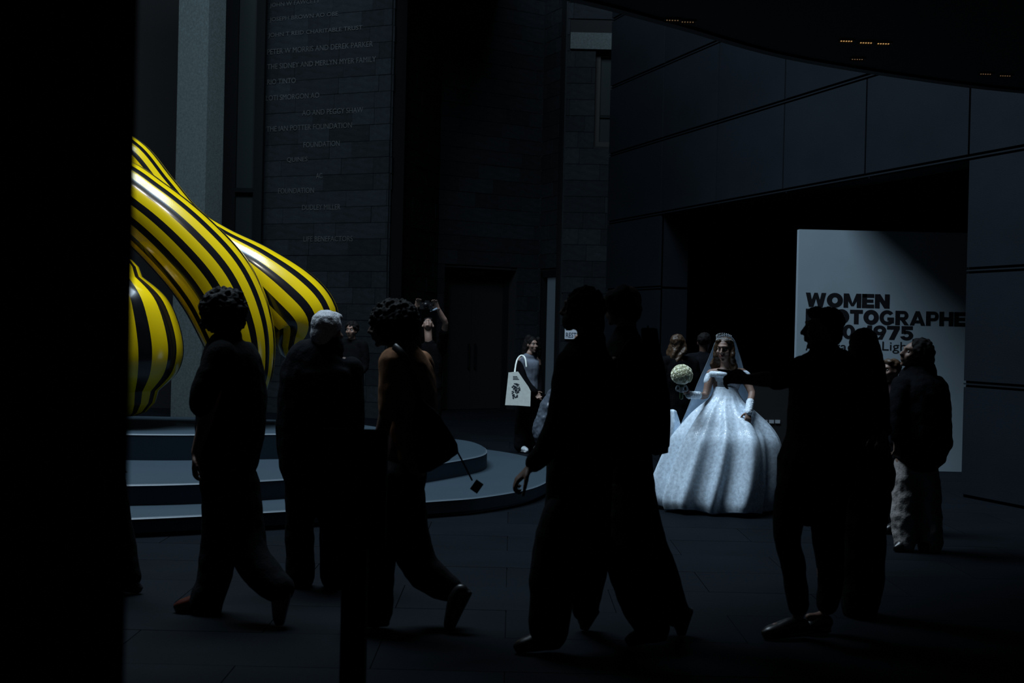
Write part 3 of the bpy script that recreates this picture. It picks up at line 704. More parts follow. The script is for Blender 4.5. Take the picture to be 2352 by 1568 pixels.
def make_person(label, base, J, fwd, mats, up=ZV, hs=1.0, vox=.011, hands=None, foot=None, eyes=True, sc=1.0, thin=1.0):
    """one continuous body; garments are added by the caller"""
    H, eyep, hf, HP = head_blobs(J['head'], fwd, up, hs, J['neck'])
    B = H
    sa, sb = J['sa'], J['sb']; sh = (sb - sa); shl = max(sh.length, .2)
    shx = Vector((sh.x, sh.y, 0)); shx = shx.normalized() if shx.length > .02 else Vector((1, 0, 0))
    face = ZV.cross(shx)
    ch = (sa + sb) / 2; pel = J['pel']; hw = .42 * shl * thin
    B.append(tube([pel - ZV * .07, pel + ZV * .03, pel.lerp(ch, .4), pel.lerp(ch, .75), ch - ZV * .01, J['neck']], [.12 * thin, .15 * thin, .125 * thin, .15 * thin, .12 * thin, .05],
                  [.09 * thin, .11 * thin, .095 * thin, .11 * thin, .08, .05], bref=face, n=16))
    B.append(tube([sa, ch + ZV * .015, sb], [.052 * thin] * 3))
    for q in 'ab':
        s, e, w_ = J['s' + q], J['e' + q], J['w' + q]
        B.append(tube([s, s.lerp(e, .5), e, e.lerp(w_, .4), w_], [.05 * thin, .047 * thin, .04 * thin, .04 * thin, .028 * sc], n=10, sub=2))
        hp, k, a = J['h' + q], J['k' + q], J['a' + q]
        B.append(tube([hp, hp.lerp(k, .5), k, k.lerp(a, .35), a], [.088 * thin, .075 * thin, .056 * thin, .056 * thin, .037 * sc], n=12, sub=2))
        he, to = J['f' + q]
        B.append(tube([a, he.lerp(to, .25), he.lerp(to, .68)], [.034, .027, .02], n=10, sub=2))
        if hands and q in hands:
            h = hands[q]; B += hand_blobs(w_, h[0], h[1], h[2], **(h[3] if len(h) > 3 else {}))
        else:
            d = (w_ - e).normalized(); B += hand_blobs(w_, d, face if abs(d.dot(face)) < .9 else shx, shx * (1 if q == 'a' else -1), curl=30, sc=sc)
    def dent(co, bs):
        for e in eyep:
            q = np.array(e - bs); dd = ((co - q) ** 2).sum(1); co = co - np.array(hf)[None] * (0.009 * hs * np.exp(-dd / (2 * (.0125 * hs) ** 2)))[:, None]
        return co
    o = solid('person', B, mats['skin'], None, base, vox, 2, fn=dent)
    tag(o, label, 'person')
    if eyes:
        for e in eyep:
            ev, ef = ell(e - hf * .0105 * hs, .0108 * hs, .0108 * hs, .0108 * hs); eb = mesh('eye', ev, ef, M_EYE, o, base, True)
            iv, if_ = ell(e - hf * .0035 * hs, .0046 * hs, .0046 * hs, .0046 * hs); mesh('iris', iv, if_, M_IRIS, eb, base, True)
    o_info = dict(HP=HP, hf=hf, eyep=eyep)
    return o, o_info
def curly(c, rx, ry, rz, n, r, seed, ax=None, lower=-1.0):
    R = random.Random(seed); B = [ell(c, rx * .86, ry * .86, rz * .86, ax)]
    r_, f_, u_ = ax or (Vector((1, 0, 0)), Vector((0, 1, 0)), ZV)
    for i in range(n):
        z = R.uniform(lower, 1); t = R.uniform(0, 2 * pi); q = math.sqrt(max(0, 1 - z * z)); rr = r * R.uniform(.7, 1.3); g = R.uniform(.82, .98)
        B.append(ell(c + r_ * (q * cos(t) * rx * g) + f_ * (q * sin(t) * ry * g) + u_ * (z * rz * g), rr, rr, rr))
    return B
def shoes(o, base, pairs, mt, vox=.009, **kw):
    for he, to in pairs:
        d = to - he; u = ZV if abs(d.normalized().z) < .6 else Vector((-1, 0, .2))
        Bs = shoe_blob(he, to, u, **kw); zm = min(v.z for b in Bs for v in b[0]); sh_ = Vector((0, 0, .002 - zm))
        solid('shoe', [([v + sh_ for v in b[0]], b[1]) for b in Bs], mt, o, base, vox, 2)

# ---- generic standing figure given in metres
def stand(label, x, y, ang, H, skin, top, legs, shoe, hairm, hair='short', vox=.013, lift=None, fwd=None, up=ZV, arms=None, topname='shirt', leghalf=.095, long=0.0, skirt=None, torso=.19, eyes=True, sleeve=1.0, z=0.0, neckz=1.45):
    """ang: facing direction in the plan, degrees from +X"""
    k = H / 1.72; f = Vector((cos(radians(ang)), sin(radians(ang)), 0)); r = f.cross(ZV); b = Vector((x, y, z))
    p = lambda sx, fy, zz: b + r * sx * k + f * fy * k + ZV * zz * k
    J = dict(head=p(0, .03, 1.605), neck=p(0, 0, 1.43), pel=p(0, 0, .95))
    for q, s in (('a', -1), ('b', 1)):
        J['s' + q] = p(s * .165, 0, 1.40); J['e' + q] = p(s * .215, -.03, 1.12); J['w' + q] = p(s * .225, .06, .88)
        J['h' + q] = p(s * .085, 0, .9); J['k' + q] = p(s * .095, .015, .49); J['a' + q] = p(s * .1, -.02, .09); J['f' + q] = (p(s * .1, -.075, .045), p(s * .115, .18, .04))
    if arms: 
        for kk, v in arms.items(): J[kk] = p(*v) if isinstance(v, tuple) and not isinstance(v[0], Vector) else v
    o, I = make_person(label, b, J, fwd or f, dict(skin=skin), up=up, hs=k, vox=vox, sc=k, eyes=eyes)
    T = [tube([p(0, 0, neckz), p(0, -.005, 1.38 - (1.45 - neckz) * .7), p(0, 0, 1.22), p(0, 0, 1.05), p(0, 0, .88 - long)], [.075 if neckz > 1.43 else .12, .17 if neckz > 1.43 else .155, torso, torso * .95, torso * 1.0 + long * .1], [.07, .105, .135, .13, .145 + long * .1], bref=f, n=16)]
    if sleeve > 0: T.append(tube([J['sa'] + ZV * .005, (J['sa'] + J['sb']) / 2 + ZV * .02, J['sb'] + ZV * .005], [.072] * 3, n=12))
    for q in 'ab':
        s, e, w_ = J['s' + q], J['e' + q], J['w' + q]
        if sleeve >= 1: T.append(tube([s, e, e.lerp(w_, .9)], [.075, .062, .045], n=10))
        elif sleeve > 0: T.append(tube([s, s.lerp(e, .65)], [.075, .068], n=10))
    solid(topname, T, top, o, b, vox, 3, .008, 7)
    if skirt is None:
        Lg = [tube([p(0, 0, 1.0), p(0, 0, .82)], [.165, .175], [.12, .13], bref=f, n=14)]
        for q in 'ab': Lg.append(tube([J['h' + q], J['k' + q], J['a' + q] + ZV * .01], [.105, leghalf * .95, leghalf * .8], n=12))
        solid('trousers', Lg, legs, o, b, vox, 3, .008, 7)
    else:
        solid('skirt', [tube([p(0, 0, 1.0), p(0, 0, .8), p(0, 0, skirt)], [.15, .19, .25], [.12, .16, .22], bref=f, n=18)], legs, o, b, vox, 2, .012, 6)
    shoes(o, b, [J['fa'], J['fb']], shoe, vox)
    ax = basis(fwd or f, up); hc = J['head']; r_, f_, u_ = ax
    hp = lambda a_, b_, c_: hc + (r_ * a_ + f_ * b_ + u_ * c_) * k
    if hair == 'short': HB = [ell(hp(0, -.028, .04), .082 * k, .094 * k, .088 * k, ax), ell(hp(0, .03, .09), .066 * k, .05 * k, .035 * k, ax)]
    elif hair == 'curly': HB = curly(hp(0, -.03, .045), .1 * k, .105 * k, .095 * k, 300, .011, 5, ax)
    elif hair == 'long':
        HB = [ell(hp(0, -.022, .04), .086 * k, .096 * k, .088 * k, ax)]
        for s in (-1, 0, 1): HB.append(tube([hp(s * .05, -.05, .05), hp(s * .07, -.06, -.06), hp(s * .08, -.055, -.2), hp(s * .085, -.05, -.28)], [.05, .05, .045, .025], bref=r_))
    elif hair == 'wavy':
        HB = [ell(hp(0, -.022, .04), .088 * k, .098 * k, .09 * k, ax)]; R = random.Random(3)
        for i in range(14):
            s = -1 + 2 * i / 13; pts = [hp(s * .06, -.05 + .04 * abs(s), .06)]
            for j in range(5): pts.append(hp(s * (.085 + .02 * sin(j * 1.9 + i)), -.06 + .05 * abs(s) + .015 * cos(j * 1.7 + i), -.03 - j * .055))
            HB.append(tube(pts, [.028, .026, .026, .024, .022, .012], bref=r_, n=8))
    solid('hair', HB, hairm, o, b, .009, 1, .006, 30)
    return o, J, I, p

# ---------- 1 curly-haired walker at the left
F = Fig(8.05); g = G(480, 1415); base = Vector((g.x, 8.05, 0)); P = F.P
J = dict(head=P(512, 716), neck=P(528, 778), pel=P(525, 1060), sa=P(520, 812, -.16), ea=P(480, 940, -.2), wa=P(450, 1040, -.2), sb=P(545, 812, .16), eb=P(580, 930, .2), wb=P(585, 1020, .18),
         ha=P(522, 1085, .08), ka=P(505, 1260, .06), aa=P(470, 1392, .02), hb=P(540, 1085, -.08), kb=P(572, 1275, -.16), ab=P(645, 1352, -.28),
         fa=(P(492, 1398, .02), P(394, 1402, .02)), fb=(P(655, 1342, -.28), P(630, 1440, -.3)))
o, I = make_person('person with round dark curls walking left in a loose dark shirt before the sculpture', base, J, (-.85, .5, 0), dict(skin=M_SKIN2), vox=.0085, eyes=True,
                   hands={'a': (P(443, 1110) - P(450, 1040), (1, 0, 0), (0, -1, 0), dict(curl=35))})
solid('hair', curly(P(513, 708), .138, .13, .125, 900, .0095, 2) + curly(P(512, 738), .13, .12, .07, 400, .0095, 3), M_HAIRB, o, base, .0062, 1, .007, 26)
solid('shirt', [F.S([(772, 500, 556, .07), (785, 478, 572, .12), (815, 462, 594, .17), (860, 456, 606, .19), (930, 452, 612, .19), (1000, 450, 606, .19), (1056, 452, 594, .18)]),
                F.T([(510, 815, 36, None, -.16), (475, 890, 34, None, -.2), (466, 930, 30, None, -.2)]), F.T([(555, 815, 34, None, .16), (582, 890, 32, None, .2), (586, 945, 27, None, .2)])], M_BLK, o, base, .011, 3, .008, 8)
solid('trousers', [F.S([(1030, 462, 590, .15), (1090, 460, 586, .16), (1130, 462, 575, .15)]), F.T([(518, 1090, 54, None, .08), (510, 1180, 48, None, .07), (503, 1260, 44, None, .06), (490, 1330, 40, None, .04), (474, 1380, 40, None, .02), (470, 1402, 38, None, .02)]),
                   F.T([(548, 1110, 50, None, -.08), (562, 1220, 46, None, -.12), (580, 1285, 43, None, -.17), (615, 1328, 40, None, -.23), (640, 1350, 36, None, -.27)])], M_DKGREY, o, base, .011, 3, .008, 8)
shoes(o, base, [J['fa'], J['fb']], M_SHOEBR)

# ---------- 2 grey-haired man in a dark jacket
F = Fig(8.97); g = G(740, 1347); base = Vector((g.x, 8.97, 0)); P = F.P
J = dict(head=P(754, 762), neck=P(750, 812), pel=P(738, 1060), sa=P(690, 838), ea=P(664, 955), wa=P(664, 1050, .02), sb=P(790, 838), eb=P(808, 955), wb=P(806, 1050, .02),
         ha=P(705, 1080), ka=P(692, 1210), aa=P(690, 1322), hb=P(765, 1080), kb=P(765, 1210), ab=P(765, 1322), fa=(P(690, 1330, -.05), P(680, 1338, .2)), fb=(P(765, 1330, -.05), P(775, 1338, .2)))
o, I = make_person('grey-haired person in a dark jacket standing with back turned, watching the sculpture', base, J, (.45, .9, -.1), dict(skin=M_SKIN1), vox=.0105, hs=1.08)
r_, f_, u_ = ax = basis((.45, .9, -.1)); hc = J['head']
solid('hair', [ell(hc - f_ * .03 + u_ * .04, .098, .106, .1, ax), ell(hc - f_ * .08 - u_ * .02, .08, .05, .075, ax), ell(hc + f_ * .03 + u_ * .095, .074, .066, .04, ax)], M_HAIRG, o, base, .008, 2, .003, 40)
solid('collar', [F.S([(800, 722, 776, .072), (808, 716, 782, .08)])], M_WHITEC, o, base, .009, 2)
solid('jacket', [F.S([(800, 714, 792, .1), (808, 692, 805, .12), (832, 656, 818, .15), (870, 644, 826, .18), (950, 640, 828, .19), (1030, 640, 828, .18), (1074, 641, 828, .18)]),
                 F.T([(672, 845, 28, .09), (656, 950, 22, .075), (656, 1040, 19, .065)]), F.T([(806, 845, 28, .09), (816, 950, 22, .075), (812, 1040, 19, .065)])], M_BLKN, o, base, .012, 3, .008, 8)
solid('trousers', [F.S([(1050, 655, 815, .14), (1110, 656, 808, .14)]), F.T([(694, 1100, 40, .12), (688, 1210, 33, .1), (690, 1325, 34, .1)]), F.T([(764, 1100, 42, .12), (765, 1210, 32, .1), (765, 1325, 30, .1)])], M_BLKN, o, base, .012, 3, .008, 8)
shoes(o, base, [J['fa'], J['fb']], M_SHOEBLK)

# ---------- 3 rust-shirted walker with big curls
F = Fig(7.8); g = G(890, 1440); base = Vector((g.x, 7.8, 0)); P = F.P
J = dict(head=P(893, 748), neck=P(920, 800), pel=P(920, 1060), sa=P(900, 840, -.17), ea=P(885, 960, -.22), wa=P(862, 1060, -.2), sb=P(955, 838, .17), eb=P(975, 950, .2), wb=P(940, 1040, .18),
         ha=P(905, 1100, -.08), ka=P(845, 1275, -.08), aa=P(868, 1400, -.06), hb=P(925, 1100, .08), kb=P(955, 1275, .08), ab=P(1040, 1352, .06), fa=(P(893, 1418, -.06), P(790, 1424, -.06)), fb=(P(1068, 1350, -.05), P(1018, 1450, -.1)))
o, I = make_person('person with a wide dark afro walking left in a rust-brown short-sleeved shirt', base, J, (-1, .1, -.12), dict(skin=M_SKIN3), vox=.0085, eyes=True,
                   hands={'a': (P(852, 1130) - P(862, 1060), (1, 0, 0), (0, -1, 0), dict(curl=35))})
solid('hair', curly(P(907, 735), .142, .135, .12, 900, .0095, 9) + curly(P(915, 765), .115, .12, .068, 400, .0095, 10), M_HAIRB, o, base, .0062, 1, .007, 26)
solid('shirt', [F.S([(780, 898, 948, .075), (800, 886, 960, .13), (830, 878, 982, .19), (870, 876, 1000, .2), (940, 884, 1004, .2), (1010, 895, 1000, .19), (1072, 905, 984, .17)]),
                F.T([(905, 832, 35, None, -.18), (898, 890, 29, None, -.22), (897, 942, 27, None, -.22)]), F.T([(965, 838, 34, None, .17), (978, 930, 28, None, .2)])], M_BROWNS, o, base, .011, 3, .008, 9)
solid('trousers', [F.S([(1045, 880, 982, .15), (1100, 868, 980, .16), (1140, 858, 972, .15)]), F.T([(905, 1110, 62, None, -.08), (880, 1190, 62, None, -.08), (850, 1280, 60, None, -.08), (850, 1350, 56, None, -.06), (862, 1398, 44, None, -.06)]),
                   F.T([(925, 1120, 52, None, .08), (940, 1230, 48, None, .08), (965, 1300, 43, None, .08), (1005, 1338, 38, None, .06), (1032, 1352, 32, None, .06)])], M_BLK, o, base, .011, 3, .008, 8)
shoes(o, base, [J['fa'], J['fb']], M_SHOEBLK, boot=None)
# shoulder bag of the rust-shirted walker
bb = Vector(P(1000, 1000, -.26)); bag = empty('shoulder_bag', bb); tag(bag, 'large black shoulder bag on the hip of the rust-shirted walker', 'bag')
ol = [(957, 905), (978, 925), (1002, 945), (1032, 985), (1051, 1020), (1054, 1040), (1030, 1057), (986, 1083), (964, 1086), (952, 1040), (947, 960)]; nq = len(ol)
solid('bag_body', [([P(x, y, -.33) for x, y in ol] + [P(x, y, -.22) for x, y in ol], [tuple(range(nq)), tuple(range(nq, 2 * nq))[::-1]] + [(i_, (i_ + 1) % nq, nq + (i_ + 1) % nq, nq + i_) for i_ in range(nq)])], M_BLK, bag, bb, .009, 2, .006, 12)
V = VF().add(tube([P(905, 795, -.28), P(925, 815, -.33), P(950, 870, -.33), P(965, 930, -.3)], [.02] * 4, [.006] * 4, n=8)); V.obj('strap', M_SHOEBLK, bag, bb, True)
VF().add(tube([P(1050, 1036, -.28), P(1068, 1070, -.28), P(1084, 1102, -.28)], [.0045] * 3, n=8)).obj('cord', M_PLASTIC, bag, bb, True)
c = P(1095, 1117, -.28); d_ = (P(1112, 1110, -.28) - P(1095, 1134, -.28)).normalized(); n_ = YV; u_ = n_.cross(d_)
VF().box(c, Vector((.83, 0, -.56)) * .023, (0, .008, 0), Vector((.56, 0, .83)) * .03).obj('tag', M_PLASTIC, bag, bb)

# ---------- 4 couple: nearer-left walker
F = Fig(7.32); g = G(1260, 1495); base = Vector((g.x, 7.32, 0)); P = F.P
J = dict(head=P(1338, 710), neck=P(1352, 775), pel=P(1330, 1060), sa=P(1318, 838, -.16), ea=P(1290, 975, -.22), wa=P(1220, 1072, -.24), sb=P(1372, 838, .12), eb=P(1385, 965, .1), wb=P(1392, 1080, .06),
         ha=P(1318, 1090, -.08), ka=P(1272, 1280, -.09), aa=P(1258, 1452, -.08), hb=P(1345, 1090, .08), kb=P(1348, 1290, .28), ab=P(1352, 1395, .48), fa=(P(1286, 1470, -.08), P(1174, 1482, -.08)), fb=(P(1362, 1385, .5), P(1328, 1438, .5)))
hd = P(1180, 1110, -.24) - P(1220, 1072, -.24)
o, I = make_person('person in a long black coat walking left, arm swung forward, left of the close pair', base, J, (-.97, .25, 0), dict(skin=M_SKIN2), vox=.008,
                   hands={'a': (hd, Vector((.55, .1, -.85)), Vector((-.3, -1, -.2)), dict(curl=74, sc=1.12))})
ax = basis((-.97, .25, 0))
solid('hair', curly(P(1345, 706), .11, .118, .114, 500, .009, 4) + [ell(P(1308, 738), .042, .07, .05), ell(P(1360, 745), .07, .09, .09)], M_HAIRB, o, base, .009, 2)
solid('coat', [F.S([(782, 1322, 1392, .08), (806, 1296, 1404, .13), (850, 1276, 1410, .16), (910, 1266, 1410, .17), (980, 1260, 1408, .18), (1090, 1254, 1406, .18), (1150, 1253, 1406, .18), (1190, 1254, 1402, .18)]),
               F.T([(1310, 838, 36, None, -.17), (1294, 930, 34, None, -.22), (1282, 985, 32, None, -.23), (1246, 1042, 26, None, -.24), (1228, 1062, 22, None, -.24)]), F.T([(1380, 838, 32, None, .1), (1388, 960, 28, None, .1), (1392, 1060, 24, None, .06)])], M_BLK, o, base, .011, 3, .008, 7)
solid('trousers', [F.S([(1100, 1258, 1400, .18), (1200, 1248, 1402, .19), (1260, 1234, 1400, .18)]), F.T([(1298, 1180, 52, None, -.08), (1276, 1270, 54, None, -.09), (1266, 1370, 50, None, -.09), (1262, 1450, 46, None, -.08)]),
                   F.T([(1350, 1180, 54, None, .1), (1350, 1280, 50, None, .26), (1348, 1350, 44, None, .4), (1345, 1396, 34, None, .48)])], M_BLK, o, base, .011, 3, .01, 6)
shoes(o, base, [J['fa'], J['fb']], M_SHOEBLK)
rv, rf = [], []
pr_ = P(1190, 1116, -.255)
VF().add(tube([pr_ + Vector((cos(t) * .0105, 0, sin(t) * .0105)) for t in np.linspace(0, 2 * pi, 13)], [.002] * 13, n=6, sub=1, cap=False)).obj('ring', M_SILVER, o, base, True)

# ---------- 5 couple: right walker with a backpack
F = Fig(7.74); P = F.P; base = Vector((P(1450, 1400).x, 7.74, 0))
J = dict(head=P(1432, 702), neck=P(1440, 765), pel=P(1440, 1060), sa=P(1420, 830, -.12), ea=P(1438, 960, -.1), wa=P(1425, 1070, -.1), sb=P(1462, 830, .17), eb=P(1470, 960, .2), wb=P(1420, 1060, .2),
         ha=P(1440, 1080, -.08), ka=P(1462, 1280, -.16), aa=P(1500, 1436, -.28), hb=P(1448, 1080, .08), kb=P(1492, 1255, .05), ab=P(1556, 1398, .0), fa=(P(1528, 1455, -.28), P(1430, 1470, -.28)), fb=(P(1574, 1394, .0), P(1552, 1462, .0)))
o, I = make_person('person in a black jacket and wide black trousers walking left, right of the close pair', base, J, (-.9, .45, 0), dict(skin=M_SKIN2), vox=.0095)
solid('hair', [ell(P(1432, 694), .092, .105, .1), ell(P(1446, 712), .07, .09, .085), ell(P(1402, 690), .035, .07, .06)], M_HAIRB, o, base, .009, 2, .006, 25)
solid('jacket', [F.S([(772, 1405, 1470, .09), (800, 1390, 1480, .14), (850, 1384, 1482, .17), (950, 1384, 1484, .17), (1050, 1384, 1500, .18), (1120, 1386, 1498, .18)]),
                 F.T([(1425, 832, 32, None, -.1), (1438, 960, 28, None, -.1), (1428, 1050, 22, None, -.1)]), F.T([(1465, 832, 34, None, .18), (1470, 960, 30, None, .2), (1440, 1040, 24, None, .2)])], M_BLK, o, base, .012, 3, .008, 7)
solid('trousers', [F.S([(1080, 1392, 1500, .17), (1160, 1392, 1506, .18)]), F.T([(1440, 1140, 56, None, -.08), (1448, 1260, 60, None, -.14), (1470, 1360, 56, None, -.22), (1496, 1436, 42, None, -.28)]),
                   F.T([(1452, 1140, 56, None, .08), (1474, 1240, 56, None, .06), (1510, 1330, 52, None, .02), (1548, 1404, 38, None, .0)])], M_BLK, o, base, .012, 3, .01, 6)
shoes(o, base, [J['fa'], J['fb']], M_SHOEBLK)
bb = P(1510, 1046, .02); bp = empty('backpack', bb); tag(bp, 'boxy black backpack worn by the right walker of the close pair', 'backpack')
ol = [(1472, 752), (1510, 753), (1516, 800), (1527, 840), (1534, 890), (1536, 960), (1535, 1040), (1505, 1046), (1482, 1036), (1480, 900)]; nq = len(ol)
solid('pack_body', [([P(x, y, -.15) for x, y in ol] + [P(x, y, .15) for x, y in ol], [tuple(range(nq)), tuple(range(nq, 2 * nq))[::-1]] + [(i_, (i_ + 1) % nq, nq + (i_ + 1) % nq, nq + i_) for i_ in range(nq)])], M_BLK, bp, bb, .010, 2)
solid('front_pocket', [F.T([(1524, 900, 12, .11), (1526, 960, 12, .12), (1525, 1020, 11, .11)], expo=.6)], M_BLKN, bp, bb, .009, 2)
VF().add(tube([P(1470, 775, -.1), P(1445, 790, -.2), P(1425, 840, -.24), P(1440, 920, -.24), P(1480, 960, -.18)], [.02] * 5, [.006] * 5, n=8)).obj('strap', M_BLK, bp, bb, True)
VF().add(tube([P(1488, 755, -.03), P(1488, 749, 0), P(1488, 755, .03)], [.006] * 3, n=8)).obj('grab_handle', M_SHOEBLK, bp, bb, True)

# ---------- 6 pointing man
F = Fig(7.82); g = G(1830, 1460); base = Vector((P(1860, 1400).x, 7.82, 0)); P = F.P; base.x = P(1860, 1400).x
J = dict(head=P(1890, 756), neck=P(1893, 818), pel=P(1880, 1050), sa=P(1850, 842, -.1), ea=P(1778, 870, -.2), wa=P(1716, 871, -.24), sb=P(1945, 842, .1), eb=P(1962, 950, .1), wb=P(1950, 1045, .05),
         ha=P(1838, 1080, -.06), ka=P(1810, 1232, -.1), aa=P(1834, 1405, -.06), hb=P(1910, 1080, .08), kb=P(1900, 1235, .04), ab=P(1898, 1395, .08), fa=(P(1852, 1432, -.06), P(1746, 1440, -.12)), fb=(P(1905, 1412, .08), P(1835, 1418, .02)))
o, I = make_person('short-haired person in a dark T-shirt pointing left with an outstretched arm', base, J, (-.98, .2, 0), dict(skin=M_SKIN2), vox=.0068, thin=1.06,
                   hands={'a': (P(1680, 866, -.24) - P(1716, 871, -.24), Vector((0, -.8, -.6)), Vector((0, -.6, .8)), dict(curl=40, point=True, sc=1.08))})
r_, f_, u_ = ax = basis((-.98, .2, 0)); hc = J['head']
solid('hair', [ell(hc - f_ * .032 + u_ * .042, .084, .092, .088, ax), ell(hc - f_ * .07 - u_ * .02, .062, .04, .07, ax), ell(hc + f_ * .035 + u_ * .088, .06, .055, .04, ax)], M_HAIRB, o, base, .008, 1, .006, 40)
solid('shirt', [F.S([(803, 1858, 1926, .08), (816, 1832, 1955, .11), (845, 1822, 1970, .15), (900, 1812, 1978, .16), (1000, 1806, 1980, .185), (1050, 1792, 1978, .215), (1074, 1783, 1976, .22)]),
                F.T([(1850, 846, 32, None, -.1), (1815, 862, 30, None, -.16), (1784, 872, 25, None, -.2)]), F.T([(1950, 850, 30, None, .1), (1962, 930, 27, None, .1)])], M_BLK, o, base, .01, 3, .007, 9)
solid('trousers', [F.S([(1030, 1798, 1966, .19), (1075, 1786, 1962, .215), (1110, 1785, 1954, .21), (1140, 1790, 1950, .17)]), F.T([(1828, 1110, 44, None, -.06), (1815, 1170, 40, None, -.08), (1808, 1232, 32, None, -.1), (1824, 1310, 28, None, -.08), (1833, 1390, 25, None, -.06)]),
                   F.T([(1900, 1110, 50, None, .08), (1902, 1230, 38, None, .04), (1908, 1320, 30, None, .06), (1900, 1385, 28, None, .08)])], M_BLK, o, base, .01, 3, .006, 9)
shoes(o, base, [J['fa'], J['fb']], M_SHOEBLK, w=.05)

# ---------- 7 long-haired woman beside the pointing man
F = Fig(8.42); g = G(1990, 1415); base = Vector((g.x, 8.42, 0)); P = F.P
J = dict(head=P(1984, 795), neck=P(1984, 848), pel=P(1985, 1050), sa=P(1950, 872), ea=P(1944, 980, .04), wa=P(1955, 1060, .1), sb=P(2018, 872), eb=P(2026, 975), wb=P(2026, 1000, -.12),
         ha=P(1965, 1080), ka=P(1962, 1230), aa=P(1962, 1388), hb=P(2000, 1080), kb=P(2002, 1230), ab=P(2000, 1388), fa=(P(1962, 1398, -.05), P(1945, 1402, .17)), fb=(P(2000, 1398, -.05), P(1990, 1402, .18)))
o, I = make_person('person with very long straight dark hair in a long black coat, beside the pointing person', base, J, (-.35, .93, 0), dict(skin=M_SKIN2), vox=.011)
solid('hair', [ell(P(1984, 786, -.02), .087, .1, .09), F.T([(1984, 800, 34, .1, -.04), (1988, 860, 42, .08, -.08), (1994, 930, 42, .06, -.12), (1996, 980, 30, .04, -.12)]), F.T([(2008, 800, 14, .07, -.02), (2020, 850, 14, .06, -.05), (2026, 900, 9, .04, -.06)]),
               F.T([(1962, 800, 12, .07, -.02), (1956, 850, 13, .06, -.05), (1954, 900, 9, .04, -.06)])], M_HAIRB, o, base, .009, 2, .004, 20)
solid('coat', [F.S([(845, 1962, 2008, .07), (862, 1940, 2030, .11), (900, 1932, 2036, .14), (980, 1930, 2034, .15), (1040, 1928, 2042, .17), (1094, 1926, 2056, .18)]), F.T([(1948, 880, 20, .08), (1940, 980, 17, .07, .03), (1948, 1045, 14, .06, .08)]), F.T([(2022, 880, 18, .08), (2028, 975, 16, .07), (2026, 992, 14, .06, -.08)])], M_BLK, o, base, .011, 3, .007, 8)
solid('trousers', [F.S([(1060, 1936, 2044, .14), (1130, 1930, 2044, .15), (1224, 1928, 2034, .15), (1330, 1928, 2030, .15), (1395, 1934, 2016, .14)])], M_BLK, o, base, .011, 3, .008, 7)
shoes(o, base, [J['fa'], J['fb']], M_SHOEBR)

# ---------- 8 person in puffer jacket and pale trousers
F = Fig(11.06); g = G(2105, 1265); base = Vector((g.x, 11.06, 0)); P = F.P
J = dict(head=P(2098, 815), neck=P(2108, 856), pel=P(2108, 1030), sa=P(2075, 886, -.06), ea=P(2058, 955, -.1), wa=P(2060, 1005, -.12), sb=P(2148, 884, .06), eb=P(2168, 955, .05), wb=P(2150, 1005, 0),
         ha=P(2082, 1050), ka=P(2078, 1150), aa=P(2080, 1245), hb=P(2130, 1050), kb=P(2134, 1150), ab=P(2138, 1245), fa=(P(2092, 1254), P(2052, 1258, -.1)), fb=(P(2150, 1254), P(2112, 1258, -.1)))
o, I = make_person('bushy-haired person in a bulky dark jacket and pale wide trousers, face lifted left', base, J, (-.92, -.3, .25), dict(skin=M_SKIN1), up=Vector((.25, 0, 1)), vox=.011)
solid('hair', curly(P(2116, 806), .108, .112, .108, 500, .01, 12) + [ell(P(2132, 826), .05, .08, .06)], M_HAIRB, o, base, .009, 1)
solid('jacket', [F.S([(848, 2092, 2152, .09), (862, 2072, 2160, .15), (890, 2056, 2170, .22), (930, 2048, 2178, .25), (980, 2044, 2182, .27), (1015, 2044, 2183, .27), (1028, 2050, 2176, .25)]),
                 F.T([(2072, 886, 24, .1, -.08), (2058, 950, 22, .1, -.14), (2060, 998, 18, .08, -.16)]), F.T([(2152, 886, 24, .1, .06), (2166, 950, 20, .1, .05), (2160, 1000, 18, .08, 0)]), F.T([(2130, 850, 18, .06), (2138, 862, 14, .06)])], M_BLKN, o, base, .011, 3, .012, 9)
solid('trousers', [F.S([(1015, 2062, 2152, .15), (1060, 2060, 2154, .15)]), F.T([(2082, 1050, 24, .11), (2078, 1110, 29, .12), (2076, 1200, 28, .12), (2080, 1248, 24, .11)]), F.T([(2128, 1050, 26, .11), (2132, 1130, 28, .12), (2136, 1220, 30, .12), (2137, 1248, 30, .12)])], M_TAN, o, base, .010, 3, .012, 9)
shoes(o, base, [J['fa'], J['fb']], M_SHOEBLK)

# ---------- far or mostly hidden people (metres)
g = W(2056, 900, 12.1)
o, J, I, p = stand('small smiling person in a maroon top with white collar, half hidden by the bulky jacket', g.x - .02, 12.1, 205, 1.47, M_SKIN1, M_MAROON, M_DKGREY, M_SHOEBLK, M_HAIRBR, 'short', topname='sweater')
solid('collar', [tube([p(-.05, .05, 1.44), p(0, .085, 1.42), p(.05, .05, 1.44)], [.022] * 3, [.014] * 3, bref=ZV)], M_WHITEC, o, o.location.copy(), .008, 1)
g = G(286, 1362)
Fz = Fig(8.6)
stand('person mostly hidden behind the black pillar, only a trouser leg and shoe showing', g.x - .16, 8.6, 20, 1.72, M_SKIN1, M_BLK, M_BLK, M_SHOEBLK, M_HAIRB, 'short',
      arms={'kb': Fz.P(272, 1215), 'ab': Fz.P(296, 1328), 'fb': (Fz.P(284, 1345), Fz.P(332, 1350))})
g = W(806, 900, 19.5)
